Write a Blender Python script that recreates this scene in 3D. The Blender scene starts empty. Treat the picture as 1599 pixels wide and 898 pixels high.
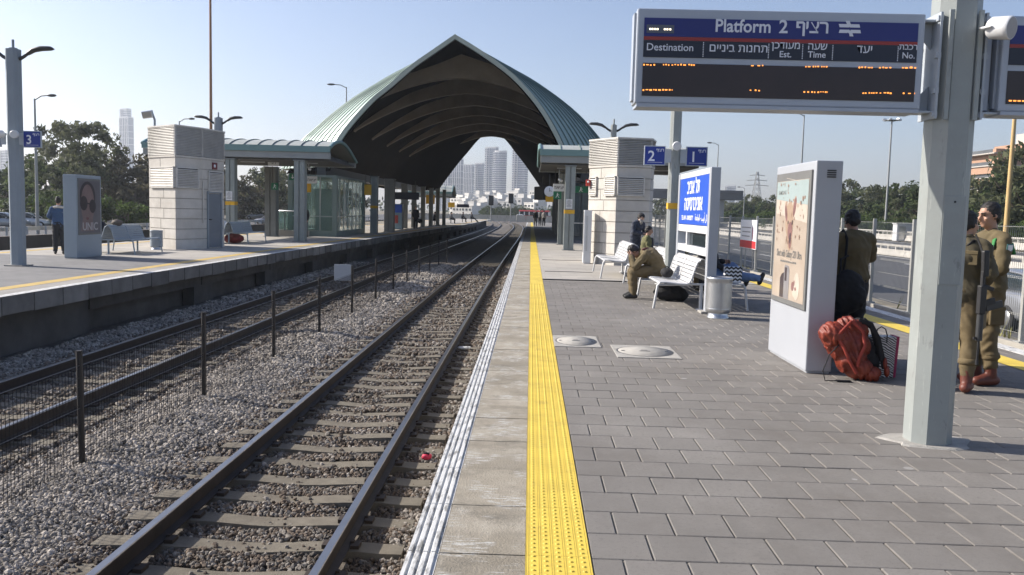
import bpy, bmesh, math, random
import numpy as np
from mathutils import Vector, Matrix, Euler
R = math.radians
rnd = random.Random(7)
C = bpy.context.scene
col = C.collection

# ---------------------------------------------------------------- camera
FPX, ROLL, EYE = 1340.0, 0.0255, 1.6
PITCH, YAW = R(5.105), R(1.1266)
def _cam_axes():
    F = Vector((-math.sin(YAW)*math.cos(PITCH), math.cos(YAW)*math.cos(PITCH), -math.sin(PITCH)))
    R0 = Vector((math.cos(YAW), math.sin(YAW), 0)); U0 = R0.cross(F)
    Rx = R0*math.cos(ROLL) + U0*math.sin(ROLL); Ux = U0*math.cos(ROLL) - R0*math.sin(ROLL)
    return F, Rx, Ux
CF, CR, CU = _cam_axes()
cd = bpy.data.cameras.new('camera'); cam = bpy.data.objects.new('camera', cd); col.objects.link(cam)
M = Matrix((CR, CU, -CF)).transposed().to_4x4(); M.translation = (0, 0, EYE); cam.matrix_world = M
cd.sensor_width = 36; cd.lens = FPX/1599*36; cd.clip_start = 0.1; cd.clip_end = 8000
C.camera = cam
def _ray(x, y): return CF*FPX + CR*(x-799.5) - CU*(y-449)
def G(x, y, z=0.0):           # where the line of sight of a photograph point meets the level z
    d = _ray(x, y); t = (z-EYE)/d.z; return Vector((d.x*t, d.y*t, z))
def AY(x, y, Y):
    d = _ray(x, y); t = Y/d.y; return Vector((d.x*t, Y, EYE+d.z*t))

# ---------------------------------------------------------------- daylight
SUN_EL, SUN_AZ = R(33), R(14)          # azimuth: degrees from -X towards +Y
sun_dir = Vector((-math.cos(SUN_AZ)*math.cos(SUN_EL), math.sin(SUN_AZ)*math.cos(SUN_EL), math.sin(SUN_EL)))
w = bpy.data.worlds.new('World'); C.world = w; w.use_nodes = True
nt = w.node_tree; bg = nt.nodes['Background']
sky = nt.nodes.new('ShaderNodeTexSky'); sky.sky_type = 'NISHITA'; sky.sun_disc = False
sky.sun_elevation = SUN_EL; sky.sun_rotation = math.atan2(sun_dir.x, sun_dir.y)
sky.altitude = 0; sky.air_density = 1.0; sky.dust_density = 1.2; sky.ozone_density = 2.6
hs = nt.nodes.new('ShaderNodeVectorMath'); hs.operation = 'MULTIPLY'; hs.inputs[1].default_value = (1.05,.97,1.015); nt.links.new(sky.outputs[0], hs.inputs[0]); nt.links.new(hs.outputs[0], bg.inputs[0]); bg.inputs[1].default_value = 0.098
sl = bpy.data.lights.new('sun', 'SUN'); sl.energy = 5.0; sl.angle = R(0.6); sl.color = (1.0, 0.93, 0.83)
so = bpy.data.objects.new('sun', sl); col.objects.link(so)
so.rotation_euler = sun_dir.to_track_quat('Z', 'Y').to_euler(); so.location = (-30, 20, 40)
C.view_settings.view_transform = 'Standard'; C.view_settings.look = 'None'
C.view_settings.exposure = 0.66; C.view_settings.gamma = 1.0; C.view_settings.use_curve_mapping = False
C.cycles.use_denoising = True
try:
    C.cycles.denoiser = 'OPENIMAGEDENOISE'; C.cycles.denoising_input_passes = 'RGB_ALBEDO_NORMAL'
except Exception: pass
C.cycles.max_bounces = 7; C.cycles.diffuse_bounces = 3; C.cycles.glossy_bounces = 3
C.cycles.transmission_bounces = 5; C.cycles.volume_bounces = 1; C.cycles.transparent_max_bounces = 12
C.cycles.caustics_reflective = False; C.cycles.caustics_refractive = False
C.cycles.sample_clamp_indirect = 6

# ---------------------------------------------------------------- mesh helper
class MB:
    def __init__(s): s.v = []; s.f = []; s.m = []; s.s = []
    def add(s, vs, fs, mi=0, smooth=False):
        o = len(s.v); s.v += [tuple(p) for p in vs]
        for f in fs: s.f.append(tuple(o+i for i in f)); s.m.append(mi); s.s.append(smooth)
        return s
    def box(s, c, d, rz=0, mi=0, rx=0, ry=0):
        hx, hy, hz = d[0]/2, d[1]/2, d[2]/2; rot = Euler((rx, ry, rz)).to_matrix(); c = Vector(c)
        vs = [c+rot@Vector((x*hx, y*hy, z*hz)) for x, y, z in ((-1,-1,-1),(1,-1,-1),(1,1,-1),(-1,1,-1),(-1,-1,1),(1,-1,1),(1,1,1),(-1,1,1))]
        return s.add(vs, [(3,2,1,0),(4,5,6,7),(0,1,5,4),(1,2,6,5),(2,3,7,6),(3,0,4,7)], mi)
    def bbox(s, c, d, b=.01, rz=0, mi=0, rx=0, ry=0):       # box with chamfered edges
        bm = bmesh.new(); bmesh.ops.create_cube(bm, size=1)
        for v in bm.verts: v.co = Vector((v.co.x*d[0], v.co.y*d[1], v.co.z*d[2]))
        bmesh.ops.bevel(bm, geom=bm.edges[:], offset=min(b, min(d)*.45), segments=2, affect='EDGES', profile=.5)
        rot = Euler((rx, ry, rz)).to_matrix(); c = Vector(c); bm.verts.index_update()
        s.add([c+rot@v.co for v in bm.verts], [[v.index for v in f.verts] for f in bm.faces], mi); bm.free(); return s
    def prism(s, poly, z0, z1, mi=0, cap=True, poly2=None):   # vertical prism of an xy outline (ccw)
        n = len(poly); p2 = poly2 or poly
        vs = [(x, y, z0) for x, y in poly]+[(x, y, z1) for x, y in p2]
        fs = [(i, (i+1) % n, n+(i+1) % n, n+i) for i in range(n)]
        if cap: fs += [tuple(range(n-1, -1, -1)), tuple(range(n, 2*n))]
        return s.add(vs, fs, mi)
    def extr(s, poly, origin, ax, ay, az, mi=0, smooth=False):  # outline in ax,ay swept along az
        n = len(poly); o = Vector(origin); ax, ay, az = Vector(ax), Vector(ay), Vector(az)
        vs = [o+ax*x+ay*y for x, y in poly]+[o+ax*x+ay*y+az for x, y in poly]
        fl = ax.cross(ay).dot(az) > 0
        fs = [(i, (i+1) % n, n+(i+1) % n, n+i) for i in range(n)]+[tuple(range(n-1, -1, -1)), tuple(range(n, 2*n))]
        if not fl: fs = [tuple(reversed(f)) for f in fs]
        o2 = len(s.v); s.v += [tuple(p) for p in vs]
        for k, f in enumerate(fs): s.f.append(tuple(o2+i for i in f)); s.m.append(mi); s.s.append(smooth and k < n)
        return s
    def tube(s, pts, r, n=8, mi=0, cap=True, sx=1.0):
        pts = [Vector(p) for p in pts]; rs = r if isinstance(r, (list, tuple)) else [r]*len(pts)
        t0 = (pts[1]-pts[0]).normalized(); up = Vector((0,0,1)) if abs(t0.z) < .9 else Vector((1,0,0))
        a = t0.cross(up).normalized(); rings = []
        for i, p in enumerate(pts):
            t = ((pts[min(i+1, len(pts)-1)]-pts[max(i-1, 0)])).normalized()
            a = (a-t*a.dot(t)).normalized(); b = t.cross(a)
            rings.append([p+a*math.cos(2*math.pi*k/n)*rs[i]*sx+b*math.sin(2*math.pi*k/n)*rs[i] for k in range(n)])
        vs = [q for g in rings for q in g]; fs = []
        for i in range(len(pts)-1):
            for k in range(n): fs.append((i*n+k, i*n+(k+1) % n, (i+1)*n+(k+1) % n, (i+1)*n+k))
        s.add(vs, fs, mi, n > 5)
        if cap: s.add(rings[0], [tuple(range(n-1, -1, -1))], mi); s.add(rings[-1], [tuple(range(n))], mi)
        return s
    def lathe(s, prof, c=(0,0,0), n=20, mi=0, axis='z', smooth=True):
        vs = []; c = Vector(c)
        for r_, h in prof:
            for k in range(n):
                a = 2*math.pi*k/n; p = (r_*math.cos(a), r_*math.sin(a), h)
                if axis == 'y': p = (p[0], -p[2], p[1])
                if axis == 'x': p = (p[2], p[0], p[1])
                vs.append(c+Vector(p))
        fs = [(i*n+k, i*n+(k+1) % n, (i+1)*n+(k+1) % n, (i+1)*n+k) for i in range(len(prof)-1) for k in range(n)]
        s.add(vs, fs, mi, smooth)
        if prof[0][0] > 1e-4: s.add(vs[:n], [tuple(range(n-1, -1, -1))], mi)
        if prof[-1][0] > 1e-4: s.add(vs[-n:], [tuple(range(n))], mi)
        return s
    def ball(s, c, r, n=12, mi=0, rot=None):                # ellipsoid; r scalar or 3
        r = (r, r, r) if not isinstance(r, (tuple, list)) else r; c = Vector(c); m = n//2
        vs = []
        for i in range(m+1):
            th = math.pi*i/m
            for k in range(n):
                a = 2*math.pi*k/n
                p = Vector((r[0]*math.sin(th)*math.cos(a), r[1]*math.sin(th)*math.sin(a), -r[2]*math.cos(th)))
                vs.append(c+(rot@p if rot else p))
        fs = [(i*n+k, i*n+(k+1) % n, (i+1)*n+(k+1) % n, (i+1)*n+k) for i in range(m) for k in range(n)]
        return s.add(vs, fs, mi, True)
    def caps(s, a, b, ra, rb, n=12):                        # tapered capsule, closed
        a, b = Vector(a), Vector(b); t = (b-a); L = max(t.length, 1e-4); t = t/L
        pts = [a-t*ra*.97, a-t*ra*.7, a, b, b+t*rb*.7, b+t*rb*.97]; rs = [ra*.25, ra*.72, ra, rb, rb*.72, rb*.25]
        return s.tube(pts, rs, n)
    def mesh(s, name):
        me = bpy.data.meshes.new(name); me.from_pydata(s.v, [], s.f)
        me.polygons.foreach_set('material_index', s.m); me.polygons.foreach_set('use_smooth', s.s); me.update()
        return me
    def build(s, name, mats, parent=None, loc=(0,0,0), rz=0):
        me = s.mesh(name)
        for m in (mats if isinstance(mats, (list, tuple)) else [mats]): me.materials.append(m)
        o = bpy.data.objects.new(name, me); col.objects.link(o); o.location = loc; o.rotation_euler = (0, 0, rz)
        if parent: o.parent = parent
        return o
def thing(name, label, cat, loc=(0,0,0), rz=0, group=None):
    o = bpy.data.objects.new(name, None); col.objects.link(o); o.empty_display_size = .2
    o.location = loc; o.rotation_euler = (0, 0, rz); return tag(o, label, cat, group)
def tag(o, label=None, cat=None, group=None, kind=None):
    if label: o['label'] = label
    if cat: o['category'] = cat
    if group: o['group'] = group
    if kind: o['kind'] = kind
    return o
def dup(root, loc, rz=None, label=None, group=None, scale=None):
    r = root.copy(); col.objects.link(r); r.location = loc
    if rz is not None: r.rotation_euler = (0, 0, rz)
    if scale: r.scale = scale if isinstance(scale, (tuple, list)) else (scale,)*3
    if label: r['label'] = label
    if group: r['group'] = group
    for ch in list(root.children):
        c = ch.copy(); col.objects.link(c); c.parent = r
        for g in list(ch.children):
            d = g.copy(); col.objects.link(d); d.parent = c
    return r
def struct(o): o['kind'] = 'structure'; return o
def as_text(body, size, depth=.0008, bold=0.0, align='CENTER', sx=1.0):
    cu = bpy.data.curves.new('lettering', 'FONT'); cu.body = body; cu.size = size; cu.align_x = align; cu.align_y = 'CENTER'
    cu.extrude = depth; cu.offset = bold; cu.resolution_u = 3
    o = bpy.data.objects.new('lettering', cu); col.objects.link(o)
    me = bpy.data.meshes.new_from_object(o.evaluated_get(bpy.context.evaluated_depsgraph_get()))
    bpy.data.objects.remove(o); bpy.data.curves.remove(cu)
    for v in me.vertices: v.co.x *= sx
    return me
def lettering(body, size, loc, rot, m, parent, bold=0.0, align='CENTER', sx=1.0, name='lettering'):
    me = as_text(body, size, bold=bold, align=align, sx=sx); me.materials.clear(); me.materials.append(m)
    o = bpy.data.objects.new(name, me); col.objects.link(o); o.location = loc; o.rotation_euler = rot; o.parent = parent
    return o
def heb(t): return t[::-1]
def ratzif(size, loc, rot, m, parent, bold=0.0):          # the Hebrew word for platform; its last letter is drawn as strokes
    me = as_text(heb('רצי'), size, bold=bold); xs = [v.co.x for v in me.vertices]; ys = [v.co.y for v in me.vertices]; top, bot = max(ys), min(ys); h = (top-bot)/.57
    b = MB(); b.v = [tuple(v.co) for v in me.vertices]; b.f = [tuple(p.vertices) for p in me.polygons]; b.m = [0]*len(b.f); b.s = [False]*len(b.f)
    x0 = min(xs)-.50*h; y0 = top-.55*h; k = .015+bold/size
    for P in ([(0,.47-k),(.32,.47-k),(.32,.55),(0,.55)], [(.3205,-.17),(.41+k,-.17),(.41+k,.46),(.34,.55),(.3205,.55)], [(0,.22),(.09+k,.22),(.09+k,.469-k),(0,.469-k)], [(.0905+k,.22),(.21,.22),(.21,.30),(.0905+k,.30)]):
        b.extr([(x0+x*h, y0+y*h) for x, y in P], (0,0,-.0008), (1,0,0), (0,1,0), (0,0,.0016))
    cx = (x0+max(xs))/2; b.v = [(x-cx, y, z) for x, y, z in b.v]; bpy.data.meshes.remove(me)
    o = b.build('lettering', m, parent); o.location = loc; o.rotation_euler = rot; return o

# ---------------------------------------------------------------- materials
MATS = {}
def mat(name, c, rough=.6, metal=0.0, var=.12, vs=3.0, bump=0.0, bs=60.0, dirt=0.0, ds=1.2, dc=(.08,.07,.06), spec=.5, c2=None, emit=None, coat=0):
    if name in MATS: return MATS[name]
    m = bpy.data.materials.new(name); m.use_nodes = True; n = m.node_tree.nodes; l = m.node_tree.links; p = n['Principled BSDF']
    p.inputs['Roughness'].default_value = rough; p.inputs['Metallic'].default_value = metal; p.inputs['Specular IOR Level'].default_value = spec
    if coat: p.inputs['Coat Weight'].default_value = coat; p.inputs['Coat Roughness'].default_value = .08
    tc = n.new('ShaderNodeTexCoord')
    def noise(sc, det=5, ro=.6):
        t = n.new('ShaderNodeTexNoise'); t.inputs['Scale'].default_value = sc; t.inputs['Detail'].default_value = det; t.inputs['Roughness'].default_value = ro
        l.new(tc.outputs['Object'], t.inputs['Vector']); return t
    out = None
    if var:
        a = noise(vs); rp = n.new('ShaderNodeValToRGB'); lo = [max(0, x*(1-var)) for x in c]; hi = c2 or [min(1, x*(1+var)) for x in c]
        rp.color_ramp.elements[0].position = .3; rp.color_ramp.elements[1].position = .7
        rp.color_ramp.elements[0].color = (*lo, 1); rp.color_ramp.elements[1].color = (*hi, 1)
        l.new(a.outputs['Fac'], rp.inputs[0]); out = rp.outputs[0]
    else:
        rgb = n.new('ShaderNodeRGB'); rgb.outputs[0].default_value = (*c, 1); out = rgb.outputs[0]
    if dirt:
        d = noise(ds, 8, .7); mr = n.new('ShaderNodeMapRange'); mr.inputs[1].default_value = .45; mr.inputs[2].default_value = .75; mr.inputs[4].default_value = dirt
        l.new(d.outputs['Fac'], mr.inputs[0]); mx = n.new('ShaderNodeMix'); mx.data_type = 'RGBA'
        l.new(mr.outputs[0], mx.inputs[0]); l.new(out, mx.inputs[6]); mx.inputs[7].default_value = (*dc, 1); out = mx.outputs[2]
        r2 = n.new('ShaderNodeMapRange'); r2.inputs[3].default_value = rough; r2.inputs[4].default_value = min(1, rough+.25); l.new(mr.outputs[0], r2.inputs[0]); l.new(r2.outputs[0], p.inputs['Roughness'])
    l.new(out, p.inputs['Base Color'])
    if bump:
        b = noise(bs, 6, .65); bn = n.new('ShaderNodeBump'); bn.inputs['Strength'].default_value = bump; bn.inputs['Distance'].default_value = .02
        l.new(b.outputs['Fac'], bn.inputs['Height']); l.new(bn.outputs[0], p.inputs['Normal'])
    if emit: p.inputs['Emission Color'].default_value = (*c, 1); p.inputs['Emission Strength'].default_value = emit
    MATS[name] = m; return m
def attr_tint(m, amount=.35, name='tint'):    # per-piece tone variation stored on the mesh
    n = m.node_tree.nodes; l = m.node_tree.links; p = n['Principled BSDF']; src = p.inputs['Base Color'].links[0].from_socket
    a = n.new('ShaderNodeAttribute'); a.attribute_name = name
    mr = n.new('ShaderNodeMapRange'); mr.inputs[3].default_value = 1-amount; mr.inputs[4].default_value = 1+amount
    l.new(a.outputs['Fac'], mr.inputs[0]); vm = n.new('ShaderNodeVectorMath'); vm.operation = 'SCALE'
    l.new(src, vm.inputs[0]); l.new(mr.outputs[0], vm.inputs['Scale']); l.new(vm.outputs[0], p.inputs['Base Color']); return m
m_steel = mat('galvanised_paint', (.42,.46,.50), .45, .1, .06, 2, .05, 40, .25, 3, (.22,.21,.2))
m_pole = mat('grey_green_paint', (.30,.325,.315), .42, .05, .06, 1.5, .06, 30, .35, 2.2, (.2,.19,.17))
m_polel = mat('blue_grey_paint', (.25,.29,.325), .5, .05, .08, 1.5, .05, 30, .2, 2.2, (.2,.2,.2))
m_white = mat('white_paint', (.66,.67,.68), .35, 0, .04, 2, .03, 30, .12, 4, (.4,.38,.35))
m_benchw = mat('white_bench_paint', (.52,.525,.53), .4, .1, .05, 3, .03, 30, .2, 6, (.4,.38,.36))
m_dark = mat('dark_metal', (.05,.052,.055), .5, .3, .2, 4)
m_black = mat('black_plastic', (.015,.015,.017), .5, 0, .2, 6)
m_rubber = mat('black_cloth', (.012,.012,.014), .85, 0, .3, 20, .3, 120)
m_conc = mat('concrete', (.36,.34,.30), .85, 0, .16, 3, .35, 90, .3, 1.5, (.18,.165,.14))
m_concw = mat('shade_darkened_concrete', (.085,.082,.078), .9, 0, .3, 1.3, .4, 60, .55, .6, (.035,.033,.032))  # deep shade below the far platform edge is put into this dark base colour
m_foot = mat('pale_mortar', (.36,.345,.315), .9, 0, .18, 8, .5, 60, .45, 5, (.22,.2,.175))
m_blue = mat('sign_blue', (.02,.09,.52), .35, 0, .05, 2)
m_nblue = mat('number_sign_blue', (.012,.035,.25), .35, 0, .05, 2)
m_navy = mat('navy_panel', (.012,.02,.17), .3, 0, .05, 2)
m_lettw = mat('white_lettering', (.82,.83,.85), .5, 0, 0)
m_green = mat('exit_green', (.01,.16,.08), .4, 0, .08, 2)
m_yel = mat('signal_yellow', (.72,.40,.02), .5, 0, .12, 3, .1, 60, .3, 6, (.35,.22,.05))
m_glass = mat('window_dark_glass', (.03,.04,.045), .06, 0, .2, 1, spec=.8)
m_alu = mat('brushed_aluminium', (.52,.53,.54), .33, .85, .06, 6, .05, 80)
# ---------------------------------------------------------------- lie of the land
def sstep(t): t = max(0, min(1, t)); return t*t*(3-2*t)
def bend2(Y): return .4*sstep((Y-25)/70) - (max(0, Y-122)**2)/1900
def bend3(Y): return 1.0*sstep((Y-20)/90) - (max(0, Y-122)**2)/1900
def bendL(Y): return 1.6*sstep((Y-18)/90)**.85
YS = [-3, 4, 10, 16, 20, 25, 30, 36, 42, 50, 58, 66, 75, 84, 92, 100, 108, 116, 124, 132, 140, 150, 160, 170, 180, 192, 205, 220]
def sweep(mb, poly, ys, fx, mi=0, smooth=False):      # an xz outline carried along the line x = fx(y)
    n = len(poly); vs = [(x+fx(y), y, z) for y in ys for x, z in poly]; fs = []
    for i in range(len(ys)-1):
        for k in range(n): fs.append((i*n+k, (i+1)*n+k, (i+1)*n+(k+1) % n, i*n+(k+1) % n))
    fs += [tuple(range(n)), tuple(range(len(ys)*n-1, (len(ys)-1)*n-1, -1))]
    mb.add(vs, fs, mi, smooth); return mb
def strip(mb, x0, x1, z, ys, fx, mi=0):
    vs = [(x+fx(y), y, z) for y in ys for x in (x0, x1)]
    mb.add(vs, [(2*i, 2*i+1, 2*i+3, 2*i+2) for i in range(len(ys)-1)], mi); return mb
zero = lambda y: 0.0

m_earth = mat('dry_earth', (.20,.17,.12), .95, 0, .3, .15, .4, 6, .5, .06, (.06,.075,.03))
m_asph = mat('asphalt', (.085,.085,.088), .85, 0, .14, .4, .2, 80, .3, .15, (.05,.05,.052))
m_line = mat('road_paint', (.6,.6,.58), .7, 0, .1, 2)
g = MB(); g.add([(-2600,-600,-1.45),(2600,-600,-1.45),(2600,2900,-1.45),(-2600,2900,-1.45)], [(0,1,2,3)])
struct(g.build('ground', m_earth))
r_ = MB(); r_.add([(9.6,-40,-1.25),(29,-40,-1.25),(29,420,-1.25),(9.6,420,-1.25)], [(0,1,2,3)])
r_.add([(30.2,-40,-1.25),(50,-40,-1.25),(50,420,-1.25),(30.2,420,-1.25)], [(0,1,2,3)]); struct(r_.build('highway', m_asph))
lm = MB()
for x in (10.6, 28.4, 31.0, 49.0): lm.box((x, 190, -1.245), (.16, 460, .008))
for x in (14.2, 17.8, 21.4, 25.0, 34.6, 38.2, 41.8, 45.4):
    for k in range(40): lm.box((x, 2+k*9, -1.245), (.15, 3.2, .008))
struct(lm.build('road_markings', m_line))
r_ = MB(); r_.add([(-62,-20,-1.25),(-38.4,-20,-1.25),(-30,420,-1.25),(-62,420,-1.25)], [(0,1,2,3)]); struct(r_.build('road', m_asph))
g = MB()
for i in range(60):
    y0, y1 = -6+i*6, i*6
    g.add([(6.9,y0,-.06),(7.7,y0,-.16+.05*math.sin(i*1.7)),(9.4,y0,-1.24),(6.9,y1,-.06),(7.7,y1,-.16+.05*math.sin(i*1.7+1.7)),(9.4,y1,-1.24)], [(0,1,4,3),(1,2,5,4)], 0, True)
m_verge = mat('dusty_verge', (.33,.28,.20), .95, 0, .3, 1.2, .6, 25, .45, .9, (.13,.13,.06))
struct(g.build('embankment', m_verge))

# ---------------------------------------------------------------- railway
m_rail = mat('rusty_rail_steel', (.035,.027,.024), .6, .35, .25, 6, .1, 50)
m_head = mat('worn_rail_head', (.30,.29,.29), .28, .9, .12, 3, .03, 60)
m_slp = mat('sleeper_concrete', (.165,.145,.112), .9, 0, .25, 3, .4, 70, .65, 2.5, (.06,.048,.034)); attr_tint(m_slp, 0)
m_clip = mat('rail_clip_iron', (.06,.045,.035), .7, .4, .2, 8)
def ballast_z(x, y):
    mid = math.exp(-((x+4.42)/.62)**2)*.10
    wall = math.exp(-((x-bendL(y)+8.75)/.8)**2)*.10
    return -1.205+mid+wall+.012*math.sin(x*7+y*3)+.014*math.sin(y*5.3-x*2)
m_bal = mat('ballast_bed', (.12,.105,.09), .95, 0, .35, 9, 1.0, 22, .3, .8, (.07,.06,.05))
bed = MB(); XS = [-9.2+.3*i for i in range(31)]; ysb = [-3+.5*i for i in range(100)]+[47+3*i for i in range(58)]
bed.add([(x, y, ballast_z(x, y)) for y in ysb for x in XS], [(j*31+i, j*31+i+1, (j+1)*31+i+1, (j+1)*31+i) for j in range(len(ysb)-1) for i in range(30)], 0, True)
struct(bed.build('ballast_bed', m_bal))
RAILP = [(-.07,-.17),(.07,-.17),(.07,-.158),(.012,-.14),(.010,-.045),(.036,-.034),(.036,-.008)]
def sleeper_mesh(w_=.27):
    b = MB(); n = 14; top = []
    for i in range(n+1):
        x = -1.25+2.5*i/n; top.append((x, -.175-.035*math.exp(-(x/.42)**2) - (.012 if abs(x) > 1.0 else 0)))
    vs = []
    for x, z in top: vs += [(x,-w_/2,-.34),(x,-w_/2+.03,z),(x,w_/2-.03,z),(x,w_/2,-.34)]
    fs = []
    for i in range(n):
        for k in range(3): fs.append((i*4+k, (i+1)*4+k, (i+1)*4+k+1, i*4+k+1))
    fs += [(0,1,2,3), (n*4+3,n*4+2,n*4+1,n*4)]; b.add(vs, fs)
    for sx in (-.752, .752):
        for d in (-.115, .115): b.box((sx+d, 0, -.165), (.07,.12,.035), mi=1); b.box((sx+d*.72, .03, -.147), (.03,.04,.022), mi=1)
    me = b.mesh('sleeper'); me.materials.append(m_slp); me.materials.append(m_clip); return me
slm = sleeper_mesh(); PITCHS = .57
def track(xc, bend, label, ni, ystart, ymax, zr):
    t = thing('railway_track', label, 'railway track', (xc, 0, zr))
    for s_ in (-.752, .752):
        mb = MB(); path = [-2]+YS[1:] + ([] if True else [])
        sweep(mb, [(x+s_, z) for x, z in RAILP], path, bend); sweep(mb, [(s_-.034,-.008),(s_+.034,-.008),(s_+.030,.0),(s_-.030,.0)], path, bend, 1)
        mb.build('rail', [m_rail, m_head], t)
    for k in range(ni):
        y = ystart+k*PITCHS; o = bpy.data.objects.new('sleeper', slm); col.objects.link(o); o.parent = t
        o.location = (bend(y)+rnd.uniform(-.012,.012), y+rnd.uniform(-.012,.012), rnd.uniform(-.006,.004)); o.rotation_euler = (rnd.uniform(-.02,.02), 0, rnd.uniform(-.008,.008))
    fb = MB(); y = ystart+ni*PITCHS
    while y < ymax: fb.box((bend(y), y, -.25), (2.5,.25,.15)); y += PITCHS
    tag(fb.build('far_sleepers', m_slp, t), kind='stuff')
    return t
track(-2.2, bend2, 'railway track with worn shiny rails running along the near platform edge', 98, 2.7, 200, -.957)
track(-6.6, bend3, 'railway track in front of the far platform wall, beyond the low mesh fence', 70, 6.0, 130, -.957)

# loose ballast stones: one mass of small real stones
def stones():
    rng = np.random.default_rng(3)
    ph = (1+5**.5)/2
    bv = np.array([(-1,ph,0),(1,ph,0),(-1,-ph,0),(1,-ph,0),(0,-1,ph),(0,1,ph),(0,-1,-ph),(0,1,-ph),(ph,0,-1),(ph,0,1),(-ph,0,-1),(-ph,0,1)], float)/1.9
    bf = np.array([(0,11,5),(0,5,1),(0,1,7),(0,7,10),(0,10,11),(1,5,9),(5,11,4),(11,10,2),(10,7,6),(7,1,8),(3,9,4),(3,4,2),(3,2,6),(3,6,8),(3,8,9),(4,9,5),(2,4,11),(6,2,10),(8,6,7),(9,8,1)])
    P, S = [], []
    for y0, y1, sp, r in ((4.3, 8.5, .034, .0215), (8.5, 14, .042, .026), (14, 24, .060, .034), (24, 42, .1, .056)):
        xs = np.arange(-8.7, -.58, sp); ys = np.arange(y0, y1, sp); X, Y = np.meshgrid(xs, ys)
        X = (X+rng.uniform(-.5,.5,X.shape)*sp).ravel(); Y = (Y+rng.uniform(-.5,.5,Y.shape)*sp).ravel()
        keep = (X/Y > -.66-.02) ; X, Y = X[keep], Y[keep]
        ok = np.ones(len(X), bool)
        for xc, ya in ((-2.2, 2.7), (-6.6, 6.0)):
            dx = np.abs(X-xc); ph_ = (Y-ya+PITCHS/2) % PITCHS-PITCHS/2
            onsl = (dx < 1.27) & (np.abs(ph_) < .125) & (rng.random(len(X)) > np.where(dx > .95, .30, .13))
            ok &= ~onsl; ok &= ~((np.abs(dx-.752) < .09))
        X, Y = X[ok], Y[ok]
        Z = np.array([ballast_z(a, b) for a, b in zip(X, Y)])
        for xc in (-2.2, -6.6):
            ins = np.abs(X-xc) < 1.3; Z = Z+np.where(ins, .03, 0)
        P.append(np.stack([X, Y, Z+r*.25], 1)); S.append(np.full(len(X), r)*rng.uniform(.6, 1.35, len(X)))
    P = np.concatenate(P); S = np.concatenate(S); N = len(P)
    sc = rng.uniform(.62, 1.25, (N,1,3))*S[:,None,None]
    V = bv[None]*(1+rng.uniform(-.24,.24,(N,12,1)))*sc
    q = rng.normal(size=(N,4)); q /= np.linalg.norm(q,axis=1)[:,None]; w_,x,y,z = q.T
    Rm = np.stack([1-2*(y*y+z*z),2*(x*y-z*w_),2*(x*z+y*w_),2*(x*y+z*w_),1-2*(x*x+z*z),2*(y*z-x*w_),2*(x*z-y*w_),2*(y*z+x*w_),1-2*(x*x+y*y)],1).reshape(N,3,3)
    V = np.einsum('nij,nkj->nki', Rm, V)+P[:,None]
    Fc = (bf[None]+12*np.arange(N)[:,None,None]).reshape(-1)
    me = bpy.data.meshes.new('ballast_stones'); me.vertices.add(N*12); me.vertices.foreach_set('co', V.reshape(-1).astype(np.float32))
    nf = N*20; me.loops.add(nf*3); me.loops.foreach_set('vertex_index', Fc.astype(np.int32))
    me.polygons.add(nf); me.polygons.foreach_set('loop_start', np.arange(0, nf*3, 3, dtype=np.int32))
    me.polygons.foreach_set('use_smooth', np.zeros(nf, dtype=bool)); me.update(calc_edges=True)
    t = rng.beta(2.2, 2.2, N)
    for xc in (-2.2, -6.6):
        ins = np.abs(P[:,0]-xc); oil = np.sin(P[:,1]*1.9)*.05+np.sin(P[:,1]*.7+1)*.05; t = np.where(ins < .62, t*.62-.02+oil, t); t = np.where((ins >= .55) & (ins < 1.05), t*.42-.06, t); t = np.where((ins >= 1.05) & (ins < 1.4), t*.75, t)
    at = me.attributes.new('tint', 'FLOAT', 'POINT'); at.data.foreach_set('value', np.repeat(t, 12).astype(np.float32))
    m = mat('ballast_stone', (.305,.275,.24), .92, 0, .22, 3, .25, 80, .25, 1.6, (.15,.115,.085)); attr_tint(m, .72); me.materials.append(m)
    m = mat('oily_ballast_stone', (.165,.125,.092), .85, 0, .25, 3, .25, 80, .35, 1.4, (.05,.036,.027)); attr_tint(m, .6); me.materials.append(m)
    mi = np.zeros(N, np.int32)
    for xc in (-2.2, -6.6):
        d_ = np.abs(P[:,0]-xc); pr_ = np.where(d_ < .62, .55, np.where(d_ < 1.1, .85, np.where(d_ < 1.5, .35, 0))); mi = np.maximum(mi, (rng.random(N) < pr_).astype(np.int32))
    me.polygons.foreach_set('material_index', np.repeat(mi, 20))
    o = bpy.data.objects.new('gravel', me); col.objects.link(o); tag(o, kind='stuff', label='loose grey and beige ballast stones around the railway tracks')
stones()

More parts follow.
